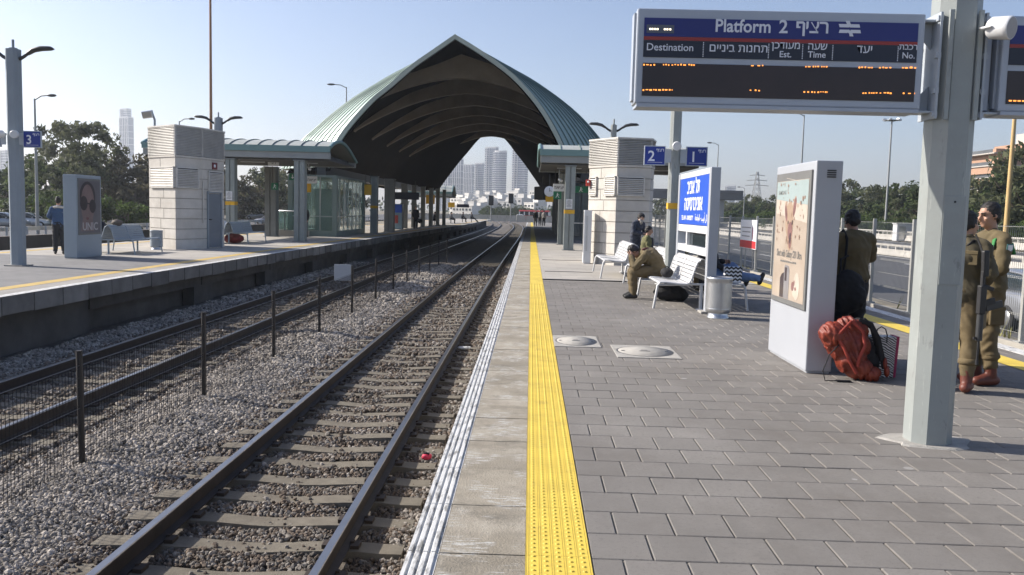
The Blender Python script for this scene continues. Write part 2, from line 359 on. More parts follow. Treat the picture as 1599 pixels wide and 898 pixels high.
# ---------------------------------------------------------------- near platform
def worn(m, c, sc, lo, hi, patch=None):       # paint worn away in patches
    n = m.node_tree.nodes; l = m.node_tree.links; p = n['Principled BSDF']; src = p.inputs['Base Color'].links[0].from_socket
    tc = n.new('ShaderNodeTexCoord'); mp = n.new('ShaderNodeMapping'); mp.inputs['Scale'].default_value = sc; l.new(tc.outputs['Object'], mp.inputs[0])
    t = n.new('ShaderNodeTexNoise'); t.inputs['Scale'].default_value = 1; t.inputs['Detail'].default_value = 9; t.inputs['Roughness'].default_value = .75; l.new(mp.outputs[0], t.inputs['Vector'])
    mr = n.new('ShaderNodeMapRange'); mr.inputs[1].default_value = lo; mr.inputs[2].default_value = hi; l.new(t.outputs['Fac'], mr.inputs[0]); fac = mr.outputs[0]
    if patch:
        t2 = n.new('ShaderNodeTexNoise'); t2.inputs['Scale'].default_value = patch; t2.inputs['Detail'].default_value = 3; l.new(tc.outputs['Object'], t2.inputs['Vector'])
        m2 = n.new('ShaderNodeMapRange'); m2.inputs[1].default_value = .50; m2.inputs[2].default_value = .60; l.new(t2.outputs['Fac'], m2.inputs[0]); mu = n.new('ShaderNodeMath'); mu.operation = 'MULTIPLY'; l.new(fac, mu.inputs[0]); l.new(m2.outputs[0], mu.inputs[1]); fac = mu.outputs[0]
    mx = n.new('ShaderNodeMix'); mx.data_type = 'RGBA'; l.new(fac, mx.inputs[0]); l.new(src, mx.inputs[6]); mx.inputs[7].default_value = (*c,1); l.new(mx.outputs[2], p.inputs['Base Color']); return m
def paver_mesh(x0, x1, y0, y1, lx, ly, z, seed, ch=.0045, gap=.0035):
    rr = random.Random(seed); V, F, T = [], [], []
    ny = int((y1-y0)/ly)
    for j in range(ny):
        off = (lx/2 if j % 2 else 0)+rr.uniform(-.004,.004); i = -1
        while x0+i*lx+off < x1:
            a, b = max(x0, x0+i*lx+off), min(x1, x0+(i+1)*lx+off); i += 1
            if b-a < .02: continue
            a += gap; b -= gap; c, d = y0+j*ly+gap, y0+(j+1)*ly-gap
            dz = rr.gauss(0,.0009); tx, ty = rr.gauss(0,.0018), rr.gauss(0,.0018); o = len(V)
            def h(x, y): return z+dz+tx*(x-(a+b)/2)+ty*(y-(c+d)/2)
            V += [(x, y, h(x, y)) for x, y in ((a+ch,c+ch),(b-ch,c+ch),(b-ch,d-ch),(a+ch,d-ch))]
            V += [(x, y, h(x, y)-ch*.9) for x, y in ((a,c),(b,c),(b,d),(a,d))]
            V += [(x, y, z-.03) for x, y in ((a,c),(b,c),(b,d),(a,d))]
            F += [(o,o+1,o+2,o+3)]+[(o+4+k, o+4+(k+1) % 4, o+(k+1) % 4, o+k) for k in range(4)]+[(o+8+k, o+8+(k+1) % 4, o+4+(k+1) % 4, o+4+k) for k in range(4)]
            T += [rr.betavariate(2,2)]*12
    me = bpy.data.meshes.new('pavers'); me.from_pydata(V, [], F); me.update()
    at = me.attributes.new('tint', 'FLOAT', 'POINT'); at.data.foreach_set('value', T); return me
m_pav = mat('grey_concrete_pavers', (.192,.179,.163), .85, 0, .14, .9, .35, 140, .35, .55, (.135,.125,.115)); attr_tint(m_pav, .11)
def spots(m, c, sc, r, amt):            # small dropped spots at random places
    n = m.node_tree.nodes; l = m.node_tree.links; p = n['Principled BSDF']; src = p.inputs['Base Color'].links[0].from_socket
    tc = n.new('ShaderNodeTexCoord'); v = n.new('ShaderNodeTexVoronoi'); v.inputs['Scale'].default_value = sc; v.inputs['Randomness'].default_value = 1; l.new(tc.outputs['Object'], v.inputs['Vector'])
    sp = n.new('ShaderNodeSeparateColor'); l.new(v.outputs['Color'], sp.inputs[0]); th = n.new('ShaderNodeMath'); th.operation = 'MULTIPLY'; th.inputs[1].default_value = r; l.new(sp.outputs[0], th.inputs[0])
    lt = n.new('ShaderNodeMath'); lt.operation = 'LESS_THAN'; l.new(v.outputs['Distance'], lt.inputs[0]); l.new(th.outputs[0], lt.inputs[1])
    g_ = n.new('ShaderNodeMath'); g_.operation = 'GREATER_THAN'; g_.inputs[1].default_value = .62; l.new(sp.outputs[1], g_.inputs[0]); mu = n.new('ShaderNodeMath'); mu.operation = 'MULTIPLY'; l.new(lt.outputs[0], mu.inputs[0]); l.new(g_.outputs[0], mu.inputs[1])
    m2 = n.new('ShaderNodeMath'); m2.operation = 'MULTIPLY'; m2.inputs[1].default_value = amt; l.new(mu.outputs[0], m2.inputs[0])
    mx = n.new('ShaderNodeMix'); mx.data_type = 'RGBA'; l.new(m2.outputs[0], mx.inputs[0]); l.new(src, mx.inputs[6]); mx.inputs[7].default_value = (*c,1); l.new(mx.outputs[2], p.inputs['Base Color']); return m
worn(m_pav, (.135,.120,.104), (.7,.5,1), .48, .72); worn(m_pav, (.215,.20,.18), (1.3,.9,1), .52, .76); worn(m_pav, (.145,.135,.122), (40,40,1), .52, .66); spots(m_pav, (.34,.33,.31), 3.2, .10, .7); spots(m_pav, (.075,.07,.065), 2.3, .09, .6)
m_joint = mat('sandy_joint', (.25,.235,.21), .95, 0, .25, 5)
def brick_mat(name, c, cj, bw, bh, ms, var=.12, rough=.85):
    m = mat(name, c, rough, 0, var, 1.0, .15, 60, .2, .7, tuple(x*.6 for x in c)); n = m.node_tree.nodes; l = m.node_tree.links; p = n['Principled BSDF']
    src = p.inputs['Base Color'].links[0].from_socket; b = n.new('ShaderNodeTexBrick'); tc = n.new('ShaderNodeTexCoord'); l.new(tc.outputs['Object'], b.inputs['Vector'])
    b.inputs['Scale'].default_value = 1; b.inputs['Brick Width'].default_value = bw; b.inputs['Row Height'].default_value = bh; b.inputs['Mortar Size'].default_value = ms
    b.inputs['Color1'].default_value = (.85,.85,.85,1); b.inputs['Color2'].default_value = (1,1,1,1); b.inputs['Mortar'].default_value = (*[a/b_ for a, b_ in zip(cj, c)],1)
    mx = n.new('ShaderNodeMix'); mx.data_type = 'RGBA'; mx.blend_type = 'MULTIPLY'; mx.inputs[0].default_value = 1
    l.new(src, mx.inputs[6]); l.new(b.outputs['Color'], mx.inputs[7]); l.new(mx.outputs[2], p.inputs['Base Color']); return m
m_beige = brick_mat('beige_paving_slabs', (.40,.375,.335), (.28,.26,.23), .8, .4, .006)
m_farpav = brick_mat('grey_far_pavers', (.19,.185,.18), (.12,.12,.12), .3, .32, .012)
pm = paver_mesh(.324, 5.44, -1.2, 20.25, .296, .317, 0, 5); pm.materials.append(m_pav)
o = bpy.data.objects.new('pavement', pm); col.objects.link(o); struct(o)
pm = paver_mesh(5.76, 6.08, -1.2, 43, .296, .317, 0, 6); pm.materials.append(m_pav)
o = bpy.data.objects.new('pavement', pm); col.objects.link(o); struct(o)
YP = [-3, 20, 43, 60, 80, 100, 126]
b = MB(); sweep(b, [(-.50,-.035),(6.30,-.035),(6.30,-1.6),(-.38,-1.6),(-.38,-.30),(-.50,-.26)], YP, zero); struct(b.build('platform', m_conc))
b = MB(); strip(b, .32, 6.1, -.012, [-3, 20.5], zero); struct(b.build('paving_bed', m_joint))
b = MB(); strip(b, .324, 5.44, .0, [20.5, 43.2], zero, 0); strip(b, .324, 5.44, .0, [43.2, 126], zero, 1); strip(b, 5.76, 6.08, 0, [43, 126], zero, 1)
struct(b.build('pavement', [m_beige, m_farpav]))
m_edge = mat('edge_slab_concrete', (.29,.255,.195), .9, 0, .17, 2.2, .5, 70, .5, 6, (.20,.18,.145), c2=(.345,.31,.25)); attr_tint(m_edge, .1)
worn(m_edge, (.16,.145,.115), (2.6, 3.6, 1), .50, .70); worn(m_edge, (.40,.365,.30), (3.5, 2.2, 1), .52, .70); worn(m_edge, (.46,.45,.42), (9, 52, 1), .50, .56, 3.4)
m_wedge = mat('white_edge_paint', (.60,.60,.585), .7, 0, .06, 4, .25, 90); worn(m_wedge, (.24,.235,.22), (26, 5, 14), .49, .60)
m_tact = mat('yellow_tactile', (.66,.495,.07), .6, 0, .10, 2.5, .1, 80, .28, 2.6, (.38,.25,.05))
eb = MB(); wb = MB(); yb = MB(); T = []; y = -1.4; k = 0
rr = random.Random(9)
while y < 124:
    L = .66; a, c = y+.004, y+L-.004; dz = rr.gauss(0,.0015)
    eb.box((-.183, (a+c)/2, -.02+dz), (.40, c-a, .04)); T += [rr.random()]*8
    pr = [(-.535,-.16),(-.535,-.012)]
    for q in range(4):
        x = -.535+q*.0365; pr += [(x+.004, .004), (x+.022, .004), (x+.026, -.006), (x+.0345, -.006)]
    pr += [(-.387,-.004),(-.387,-.16)]
    sweep(wb, list(reversed(pr)), [a, c], lambda yy: dz*0)
    yb.box((.17, (a+c)/2, -.0165), (.296, c-a+.005, .037))
    y += L
struct(eb.build('platform_edge', m_edge)); at = bpy.data.objects['platform_edge'].data.attributes.new('tint','FLOAT','POINT'); at.data.foreach_set('value', T)
struct(wb.build('platform_nosing', m_wedge))
for i in range(300):              # blisters and fine grooves of the tactile strip, nearer part
    yy = 3.4+i*.052
    for q in range(5):
        x = .02+.035+q*.0575; yb.add([(x+.0105*math.cos(t_*math.pi/4), yy+.0105*math.sin(t_*math.pi/4), .002) for t_ in range(8)]+[(x+.006*math.cos(t_*math.pi/4), yy+.006*math.sin(t_*math.pi/4), .0075) for t_ in range(8)],
            [(t_, (t_+1) % 8, 8+(t_+1) % 8, 8+t_) for t_ in range(8)]+[tuple(range(8,16))], 0, False)
for q in range(6):
    for d in (-.010, .010): yb.box((.026+q*.0575+d*.5, 10, .0028), (.004, 13.5, .0016))
worn(m_tact, (.42,.29,.06), (3, 2.2, 1), .55, .75); spots(m_tact, (.10,.085,.04), 3.1, .08, .6); struct(yb.build('tactile_strip', m_tact))
b = MB(); strip(b, 5.44, 5.76, .003, [-2, 44, 126], zero); struct(b.build('tactile_strip', m_tact))
b = MB(); sweep(b, [(6.08,-.2),(6.30,-.2),(6.30,.004),(6.08,.004)], [-3, 126], zero); struct(b.build('platform_nosing', m_wedge))
# thin dark strips with cross bars laid over the paving
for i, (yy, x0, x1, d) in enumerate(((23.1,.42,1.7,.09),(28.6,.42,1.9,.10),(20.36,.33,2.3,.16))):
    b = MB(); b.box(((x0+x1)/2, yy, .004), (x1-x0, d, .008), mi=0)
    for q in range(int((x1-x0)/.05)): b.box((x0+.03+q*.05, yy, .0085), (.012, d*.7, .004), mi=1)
    tag(b.build('dark_strip', [m_black, m_dark]), ('narrow dark strip across the pale paving nearest the bench','dark strip across the pale paving, the farther one','dark strip where grey pavers meet pale paving')[i], 'drain')
# manhole covers
for lab, c, sx, sy in (('pale square manhole cover with a round lid, cut by the yellow strip', (.605,10.58), .56, .90), ('pale square manhole cover with round lid standing free among the pavers', (1.37,9.92), .72, .88)):
    t = thing('manhole_cover', lab, 'manhole cover', (c[0], c[1], 0)); kx = 1.0
    b = MB(); b.bbox((0,0,.004), (sx, sy, .012), .004); b.build('surround', m_foot, t)
    b = MB(); b.lathe([(.262,.0085),(.262,.0115),(.248,.0115),(.248,.0085)], n=40); o = b.build('ring_gap', m_dark, t); o.scale = (sx/.57, sy/.62, 1)
    b = MB(); b.lathe([(.2475,.0085),(.2475,.0125),(0.0001,.0125)], n=40); b.box((0,0,.0135), (.10,.02,.003), mi=1); b.box((.0,.05,.0135), (.06,.016,.003), mi=1); b.box((-.2,0,.0135),(.03,.03,.003), mi=1); b.box((.2,0,.0135),(.03,.03,.003), mi=1); o = b.build('lid', [m_foot, m_dark], t); o.scale = (sx/.57, sy/.62, 1)

# ---------------------------------------------------------------- far platform
m_lpav = brick_mat('grey_left_pavers', (.20,.195,.19), (.13,.13,.13), .4, .3, .01)
b = MB(); XE = -8.55
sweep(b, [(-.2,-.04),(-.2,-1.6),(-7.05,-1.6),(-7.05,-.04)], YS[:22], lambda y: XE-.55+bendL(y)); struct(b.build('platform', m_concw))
b = MB(); strip(b, -7.6, -.9, 0, [-3, 10, 20, 24.2], lambda y: XE+bendL(y), 0); strip(b, -7.6, -.9, 0, [24.2]+YS[5:22], lambda y: XE+bendL(y), 1)
struct(b.build('pavement', [m_lpav, m_beige]))
b = MB(); strip(b, -.60, -.17, .0, YS[:22], lambda y: XE+bendL(y), 0); strip(b, -.17, .02, .0, YS[:22], lambda y: XE+bendL(y), 1); struct(b.build('platform_edge', [mat('edge_concrete', (.30,.285,.26), .9, 0, .15, 2, .3, 80), m_wedge]))
m_tl = mat('faded_yellow_strip', (.52,.36,.10), .7, 0, .14, 1.5, .1, 60, .45, 1.2, (.3,.24,.14))
b = MB(); strip(b, -.90, -.60, .003, YS[:22], lambda y: XE+bendL(y)); strip(b, -7.1, -6.8, .003, YS[:22], lambda y: XE+bendL(y)); struct(b.build('tactile_strip', m_tl))
b = MB(); y = -2.0; rr = random.Random(4); T = []
while y < 120:
    L = .92; h = .30+rr.uniform(-.015,.02); b.box((XE-.12+bendL(y), y+L/2, -.005-h/2), (.28, L-.03, h)); T += [rr.random()]*8; y += L
m_blk = mat('edge_block_concrete', (.17,.165,.155), .9, 0, .25, 2, .4, 60, .5, 1.5, (.09,.085,.08)); attr_tint(m_blk, .3)
o = b.build('platform_edge_blocks', m_blk); struct(o); at = o.data.attributes.new('tint','FLOAT','POINT'); at.data.foreach_set('value', T)
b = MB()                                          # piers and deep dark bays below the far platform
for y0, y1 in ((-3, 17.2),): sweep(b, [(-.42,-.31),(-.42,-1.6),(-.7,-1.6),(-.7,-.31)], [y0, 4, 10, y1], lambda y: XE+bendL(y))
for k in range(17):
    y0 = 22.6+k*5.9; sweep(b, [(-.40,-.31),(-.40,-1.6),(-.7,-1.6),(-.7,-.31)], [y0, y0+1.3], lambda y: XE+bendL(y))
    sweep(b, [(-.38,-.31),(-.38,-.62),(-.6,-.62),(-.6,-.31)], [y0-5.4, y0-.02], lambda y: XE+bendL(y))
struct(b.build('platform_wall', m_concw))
# low retaining wall beyond the far platform
b = MB(); b.box((-21.6, 45, -.62), (.4, 110, 1.3)); o = b.build('retaining_wall', mat('brown_wall', (.10,.088,.08), .9, 0, .2, 1, .3, 30, .4, .8, (.06,.05,.045))); tag(o, 'low dark brown wall beyond the left platform', 'wall')
# ---------------------------------------------------------------- big arched roof over the tracks
CXR = -4.35; AY0, AY1 = 47.3, 93.0
RIM = [(0,10.95),(1.2,10.1),(2.25,9.35),(3.5,8.25),(4.42,7.5),(5.26,6.6),(5.95,5.75),(6.4,5.0),(6.95,3.75)]
OUTL = [(0,11.0),(1.4,10.44),(3.84,9.6),(5.15,8.9),(6.53,8.05),(7.95,6.98),(8.97,6.1),(9.7,5.43),(10.9,3.75)]
OUTR = [(0,11.0),(1.9,10.45),(3.05,9.95),(4.45,9.25),(5.9,8.33),(7.2,7.3),(8.45,5.94),(8.95,5.2),(9.7,3.75)]
def prof(k, n=24, side=1):
    def along(P):
        L = [0]
        for a, b in zip(P, P[1:]): L.append(L[-1]+math.hypot(b[0]-a[0], b[1]-a[1]))
        o = []
        for i in range(n+1):
            s_ = L[-1]*i/n; j = max(q for q in range(len(L)) if L[q] <= s_+1e-9); j = min(j, len(P)-2); t = (s_-L[j])/(L[j+1]-L[j])
            # Catmull-Rom through the outline
            p0 = P[j-1] if j else (2*P[0][0]-P[1][0], 2*P[0][1]-P[1][1]); p1, p2 = P[j], P[j+1]; p3 = P[j+2] if j+2 < len(P) else (2*P[-1][0]-P[-2][0], 2*P[-1][1]-P[-2][1])
            o.append(tuple(.5*((2*p1[q])+(-p0[q]+p2[q])*t+(2*p0[q]-5*p1[q]+4*p2[q]-p3[q])*t*t+(-p0[q]+3*p1[q]-3*p2[q]+p3[q])*t**3) for q in (0,1)))
        return o
    a, b = along(RIM), along(OUTL if side < 0 else OUTR); return [(x0+(x1-x0)*k, z0+(z1-z0)*k) for (x0, z0), (x1, z1) in zip(a, b)]
m_roofg = mat('patina_green_roof', (.30,.395,.36), .42, .2, .10, .8, .05, 20, .2, .6, (.20,.28,.26))
m_roofd = mat('seam_edge', (.11,.17,.155), .5, .2, .1, 2)
m_rim = mat('pale_roof_rim', (.40,.47,.45), .4, .3, .08, 1.5)
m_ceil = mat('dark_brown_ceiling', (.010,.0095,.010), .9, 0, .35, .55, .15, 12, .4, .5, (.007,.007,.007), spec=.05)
m_rib = mat('brown_rib_panel', (.25,.215,.17), .75, 0, .2, .9, .1, 15)
t = thing('arched_station_roof', 'large pointed arch roof of seamed green metal spanning the tracks and both platforms', 'station roof', (CXR, 0, 0))
REAR = [(0,10.15),(.7,9.98),(1.6,9.25),(2.7,7.95),(3.6,6.9),(4.4,5.85),(5.05,5.0),(5.9,3.75)]
RIM0 = list(RIM); RIMR = [(0,10.95),(1.15,10.3),(2.4,9.5),(3.45,8.68),(4.55,7.5),(5.35,6.35),(6.02,5.1),(6.5,3.75)]
def both(k, n, rear=False):
    RIM[:] = REAR if rear else RIM0; L = prof(k, n, -1); RIM[:] = REAR if rear else RIMR; Rr = prof(k, n, 1); RIM[:] = RIM0; return [(-x, z) for x, z in reversed(L[1:])]+Rr
stations = [(AY0, 0), (AY0+.4,.11), (AY0+.9,.24), (AY0+1.5,.39), (AY0+2.2,.55), (AY0+3.0,.72), (AY0+3.9,.88), (AY0+5.0,1.0)]
stations += [(AY0+5.0+(k+1)*(AY1-AY0-10.0)/14, 1.0) for k in range(13)]+[(2*AY0-y+AY1-AY0, k) for y, k in reversed(stations[:8])]
NP = 24
def shell(off, flip, mb, mi, stn):
    vs = []
    for y, k in stn:
        row = both(k, NP, y > 75)
        vs += [(x*(1-off/9)-0, y, z-off*.8) for x, z in row]
    m_ = 2*NP+1; fs = []
    for i in range(len(stn)-1):
        for j in range(m_-1):
            f = (i*m_+j, i*m_+j+1, (i+1)*m_+j+1, (i+1)*m_+j); fs.append(f if not flip else tuple(reversed(f)))
    mb.add(vs, fs, mi, True)
mb = MB(); shell(0, True, mb, 0, stations)
mb.build('roof_shell', m_roofg, t)
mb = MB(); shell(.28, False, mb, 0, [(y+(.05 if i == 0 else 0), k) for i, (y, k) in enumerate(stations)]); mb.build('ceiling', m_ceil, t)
mb = MB()                                          # standing seams following the hoops
def k_at(y):
    for (a, ka), (b_, kb) in zip(stations, stations[1:]):
        if a <= y <= b_: return ka+(kb-ka)*(y-a)/(b_-a)
    return 1
ysm = []; y = AY0+.10
while y < AY1-.2: ysm.append(y); y += .42 if y < AY0+5 else .62
for y in ysm:
    row = both(k_at(y), 22, y > 75)
    mb.tube([(x*1.003, y, z+.02) for x, z in row], .032, 4)
tag(mb.build('standing_seams', m_roofd, t), kind='stuff')
for yy, nm in ((AY0, 'front_rim'), (AY1, 'rear_rim')):
    mb = MB(); row = both(0, 30, yy == AY1); n = len(row)
    vs = []
    for i, (x, z) in enumerate(row):
        a, c = row[max(i-1,0)], row[min(i+1,n-1)]; tx, tz = c[0]-a[0], c[1]-a[1]; L = math.hypot(tx, tz); nx, nz = -tz/L, tx/L
        if i == n//2: nx, nz = 0, 1.1
        d = .05; e = -.17
        vs += [(x+nx*d, yy-.12, z+nz*d), (x+nx*d, yy+.14, z+nz*d), (x+nx*e, yy+.14, z+nz*e), (x+nx*e, yy-.06, z+nz*e)]
    fs = [(i*4+k, i*4+(k+1) % 4, (i+1)*4+(k+1) % 4, (i+1)*4+k) for i in range(n-1) for k in range(4)]+[(3,2,1,0), tuple((n-1)*4+k for k in range(4))]
    mb.add(vs, fs, 0, False); mb.build('roof_rim', m_rim, t)
for q in range(7):                                 # crescent diaphragms that fill the point of the arch
    y = 51.6+q*6.6; k = k_at(y); pl, pr = [[p for p in prof(k, 48, s__) if p[1] > 6.9] for s__ in (-1, 1)]; z0 = pr[-1][1]; hw = max(pr[-1][0], pl[-1][0])
    top = [(-x*.975, z-.26) for x, z in reversed(pl[1:])]+[(x*.975, z-.26) for x, z in pr]
    low = []
    for x, z in top:
        u = abs(x)/(hw*.975); low.append((x, min(z-.015-.10, (z0-.30)+(9.65-z0)*(1-u**1.75)) if u < .999 else z-.12))
    n = len(top); vs = [(x, y, z) for x, z in top]+[(x, y, z) for x, z in low]+[(x, y+.5, z) for x, z in top]+[(x, y+.5, z) for x, z in low]
    fs = []
    for i in range(n-1): fs += [(i, i+n, i+n+1, i+1), (2*n+i, 2*n+i+1, 3*n+i+1, 3*n+i), (n+i, 3*n+i, 3*n+i+1, n+i+1)]
    mb = MB(); mb.add(vs, fs); mb.build('roof_rib', m_rib, t)
# edge beams carrying the springing
for s_ in (-1, 1):
    mb = MB(); mb.box((s_*7.3, (AY0+AY1)/2, 3.55), (.5, AY1-AY0-.6, .5)); mb.build('edge_beam', m_dark, t)

# ---------------------------------------------------------------- steel columns
m_col = mat('grey_green_column', (.27,.30,.29), .5, .1, .08, 1.5, .05, 30, .3, 2, (.15,.15,.14))
m_colB = mat('dark_column', (.19,.20,.195), .55, .1, .08, 1.5, .05, 30, .3, 2, (.12,.12,.11))
def column(x, y, h, lab, w_=.42, band=False, notice=False, m=None, grp='steel columns under the station roofs'):
    t = thing('steel_column', lab, 'column', (x, y, 0), 0, grp)
    mb = MB(); pr = [(-w_/2,-w_/2),(-.03,-w_/2),(-.03,-w_/2+.05),(.03,-w_/2+.05),(.03,-w_/2),(w_/2,-w_/2),(w_/2,w_/2),(-w_/2,w_/2)]
    mb.prism(pr, 0, h); mb.build('shaft', m or m_col, t)
    mb = MB(); mb.bbox((0,0,.012), (w_+.12, w_+.12, .024), .005); mb.bbox((0,0,h-.03), (w_+.08, w_+.08, .06), .005); mb.build('base_plate', m_colB, t)
    if band:
        mb = MB(); mb.box((0,0,1.62), (w_+.012, w_+.012, .16)); mb.build('yellow_band', m_yel, t)
    if notice:
        mb = MB(); mb.box((-.03,-w_/2-.012,1.95), (.28,.012,.40)); n_ = mb.build('notice', m_white, t)
        mb = MB()
        for k in range(6): mb.box((-.03,-w_/2-.0195,2.08-k*.05), (.2 if k % 3 else .13,.002,.014))
        mb.build('print', m_dark, n_)
    return t
column(-10.26, 38.16, 3.6, 'grey steel column at the open corner of the left canopy', .46)
column(-13.35, 38.16, 3.6, 'grey steel column with white notice and yellow band under the left canopy', .40, True, True)
column(-13.1, 43.3, 3.5, 'dark column at the back of the left canopy by the glass balustrade', .55, m=m_colB)
column(1.62, 36.4, 3.56, 'grey steel column with notice and yellow band under the right canopy', .42, True, True)
column(1.55, 42.6, 3.5, 'second grey column behind the banded column of the right canopy', .40)
for i, (px, py, wd) in enumerate(((584,364.5,.42),(608,362,.62),(631,356.5,.48),(646,355.5,.38),(660,354.5,.36),(672.5,353.5,.36),(683,352.8,.34),(693,352,.32))):
    q = G(px, py); column(q.x, q.y, 3.5 if q.y < 92 else 3.1, ('column with an orange band on the left platform under the arch','widest dark column on the left platform under the arch','short-looking dark column beside the blue machine under the arch','column behind the standing dark traveller under the arch','column right of the standing traveller under the arch','column with the round orange sign under the far arch end','slim column before the last small canopy','slim column carrying the last small canopy')[i], wd, band=(i == 0), m=m_colB if i else m_col)

# ---------------------------------------------------------------- small barrel canopies
m_pan = mat('weathered_canopy_panels', (.40,.42,.39), .55, .1, .08, 1.0, .05, 20, .35, 1.5, (.27,.28,.25))
m_fas = mat('teal_fascia', (.17,.275,.27), .45, .1, .05, 1)
m_beam = mat('canopy_beam', (.30,.315,.31), .5, .1, .07, 1.5, .04, 30, .3, 2, (.2,.2,.19))
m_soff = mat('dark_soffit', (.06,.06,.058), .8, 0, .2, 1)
def canopy(x0, x1, y0, y1, zf, rise, lab, nseam):
    t = thing('platform_canopy', lab, 'canopy', ((x0+x1)/2, y0, 0)); h = (x1-x0)/2; D = y1-y0
    arc = [(D*i/16, zf+rise*math.sin(math.pi*(i/16)**.85)-.32*(i/16)) for i in range(17)]
    mb = MB(); vs = [(s_*h, y, z) for s_ in (-1,1) for y, z in arc]+[(s_*h, y, z-.07) for s_ in (-1,1) for y, z in arc]
    fs = []
    for i in range(16): fs += [(i, 17+i, 18+i, i+1), (34+i, 35+i, 52+i, 51+i), (i, i+1, 35+i, 34+i), (17+i, 51+i, 52+i, 18+i)]
    fs += [(0,34,51,17), (16,33,67,50)]; mb.add(vs, fs, 0, False); mb.build('roof', m_pan, t)
    mb = MB()
    for k in range(nseam+1):
        x = -h+.03+(2*h-.06)*k/nseam; mb.tube([(x, y, z+.018) for y, z in arc], .024, 4)
    mb.build('roof_seams', m_roofd, t)
    mb = MB(); mb.box((0,-.035,zf-.10), (2*h+.04,.07,.26)); mb.tube([(h+.01, y, z-.02) for y, z in arc], .085, 6); mb.tube([(-h-.01, y, z-.02) for y, z in arc], .085, 6); mb.build('fascia', m_fas, t)
    mb = MB(); mb.box((0,.12,zf-.375), (2*h-.02,.24,.28)); mb.box((0,.20,zf-.26), (2*h-.06,.07,.06)); mb.build('edge_beam', m_beam, t); mb = MB(); mb.box((0,D-.1,zf-.5), (2*h-.02,.2,.26)); mb.build('edge_beam', m_beam, t)
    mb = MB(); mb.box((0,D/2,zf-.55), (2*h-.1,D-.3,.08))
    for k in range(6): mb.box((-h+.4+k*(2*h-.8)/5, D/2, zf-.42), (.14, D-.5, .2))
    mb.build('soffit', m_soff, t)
    for k in range(3):
        mb = MB(); mb.box((-h*.6+k*h*.6, D*.4, zf-.60), (1.1,.16,.05)); mb.build('ceiling_light', m_alu, t)
    return t
canopy(-17.2, -8.9, 37.9, 43.6, 4.18, .52, 'low barrel-roofed canopy with teal edge in front of the arch on the left platform', 13)
canopy(.33, 7.0, 36.1, 42.6, 4.16, .50, 'low barrel-roofed canopy with teal edge behind the right stone tower', 8)
q = AY(699, 299, 100); canopy(q.x-4.5, q.x+.7, 98, 103, 3.55, .9, 'last small canopy beyond the far end of the arch', 6)

# ---------------------------------------------------------------- stone ventilation towers
m_stone = mat('white_limestone_blocks', (.56,.53,.48), .85, 0, .12, 1.4, .35, 45, .40, 1.1, (.38,.345,.29), c2=(.62,.59,.54))
m_sjoint = mat('dark_stone_joint', (.30,.28,.245), .95, 0, .2, 5)
m_lgap = mat('louvre_gap', (.085,.08,.075), .8, 0, .1, 3)
m_slat = mat('louvre_slats', (.60,.58,.54), .6, .1, .08, 2, .05, 40, .3, 3, (.25,.24,.22))
def stone_tower(poly, ztop, zst, name_label, low_louvres, nb=9):
    cx = sum(p[0] for p in poly)/len(poly); cy = sum(p[1] for p in poly)/len(poly)
    t = thing('stone_ventilation_tower', name_label, 'ventilation tower', (cx, cy, 0)); L = [(x-cx, y-cy) for x, y in poly]
    def sc(P, k): return [(x*k, y*k) for x, y in P]
    def inset(P, d): return [(x*(1-d/math.hypot(x, y)), y*(1-d/math.hypot(x, y))) for x, y in P]
    mb = MB(); n = len(L); hh = zst/nb
    mb.prism(inset(L, .03), 0, zst, mi=1)
    for k in range(nb):
        z0, z1 = k*hh+(.011 if k else 0), (k+1)*hh-.011
        mb.prism(L, z0, z1)
        for i in range(n):                          # upright joints
            a, b_ = Vector((*L[i],0)), Vector((*L[(i+1) % n],0)); e = b_-a
            m_ = max(1, round(e.length/.85))
            for j in range(1, m_): 
                p = a+e*(j/m_+ (.12 if k % 2 else -.12)/m_); mb.box((p.x, p.y, (z0+z1)/2), (.012,.012,z1-z0-.004), math.atan2(e.y, e.x), 1)
    mb.prism(inset(L,-.03), zst+.001, zst+.07)
    mb.build('stone_body', [m_stone, m_sjoint], t)
    mb = MB(); mb.prism(inset(L, .10), zst+.07, ztop-.05, mi=1); ns = int((ztop-zst-.1)/.052); dz = (ztop-zst-.12)/ns
    for k in range(ns):
        z = zst+.09+k*dz; mb.prism(inset(L, -.045), z, z+.012, poly2=inset(L, -.03)); mb.prism(inset(L,-.03), z+.012, z+dz*.86, poly2=inset(L, .02))
    for i in range(n):
        p = inset(L, .02)[i]; mb.box((p[0], p[1], (zst+ztop)/2), (.06,.06,ztop-zst-.1))
    mb.prism(inset(L, -.05), ztop-.05, ztop); mb.build('louvre_crown', [m_slat, m_lgap], t)
    for (i, u0, u1, z0, z1) in low_louvres:
        a, b_ = Vector((*L[i],0)), Vector((*L[(i+1) % n],0)); e = (b_-a); ln = e.length; e /= ln; nrm = Vector((e.y,-e.x,0)); rz = math.atan2(e.y, e.x)
        c = a+e*ln*(u0+u1)/2; wv = ln*(u1-u0); mb = MB()
        mb.box((c.x+nrm.x*.006, c.y+nrm.y*.006, (z0+z1)/2), (wv,.012,z1-z0), rz, 1); ns = int((z1-z0)/.058)
        for k in range(ns): mb.box((c.x+nrm.x*.035, c.y+nrm.y*.035, z0+.04+k*(z1-z0-.06)/ns), (wv-.03,.05,.030), rz, 0, rx=-.5)
        for s_ in (-1,1): p = c+e*s_*wv/2+nrm*.03; mb.box((p.x, p.y, (z0+z1)/2), (.04,.06,z1-z0+.04), rz)
        for z in (z0, z1): p = c+nrm*.03; mb.box((p.x, p.y, z), (wv+.04,.06,.04), rz)
        mb.build('louvre_panel', [m_slat, m_black], t)
    return t, L, (cx, cy)
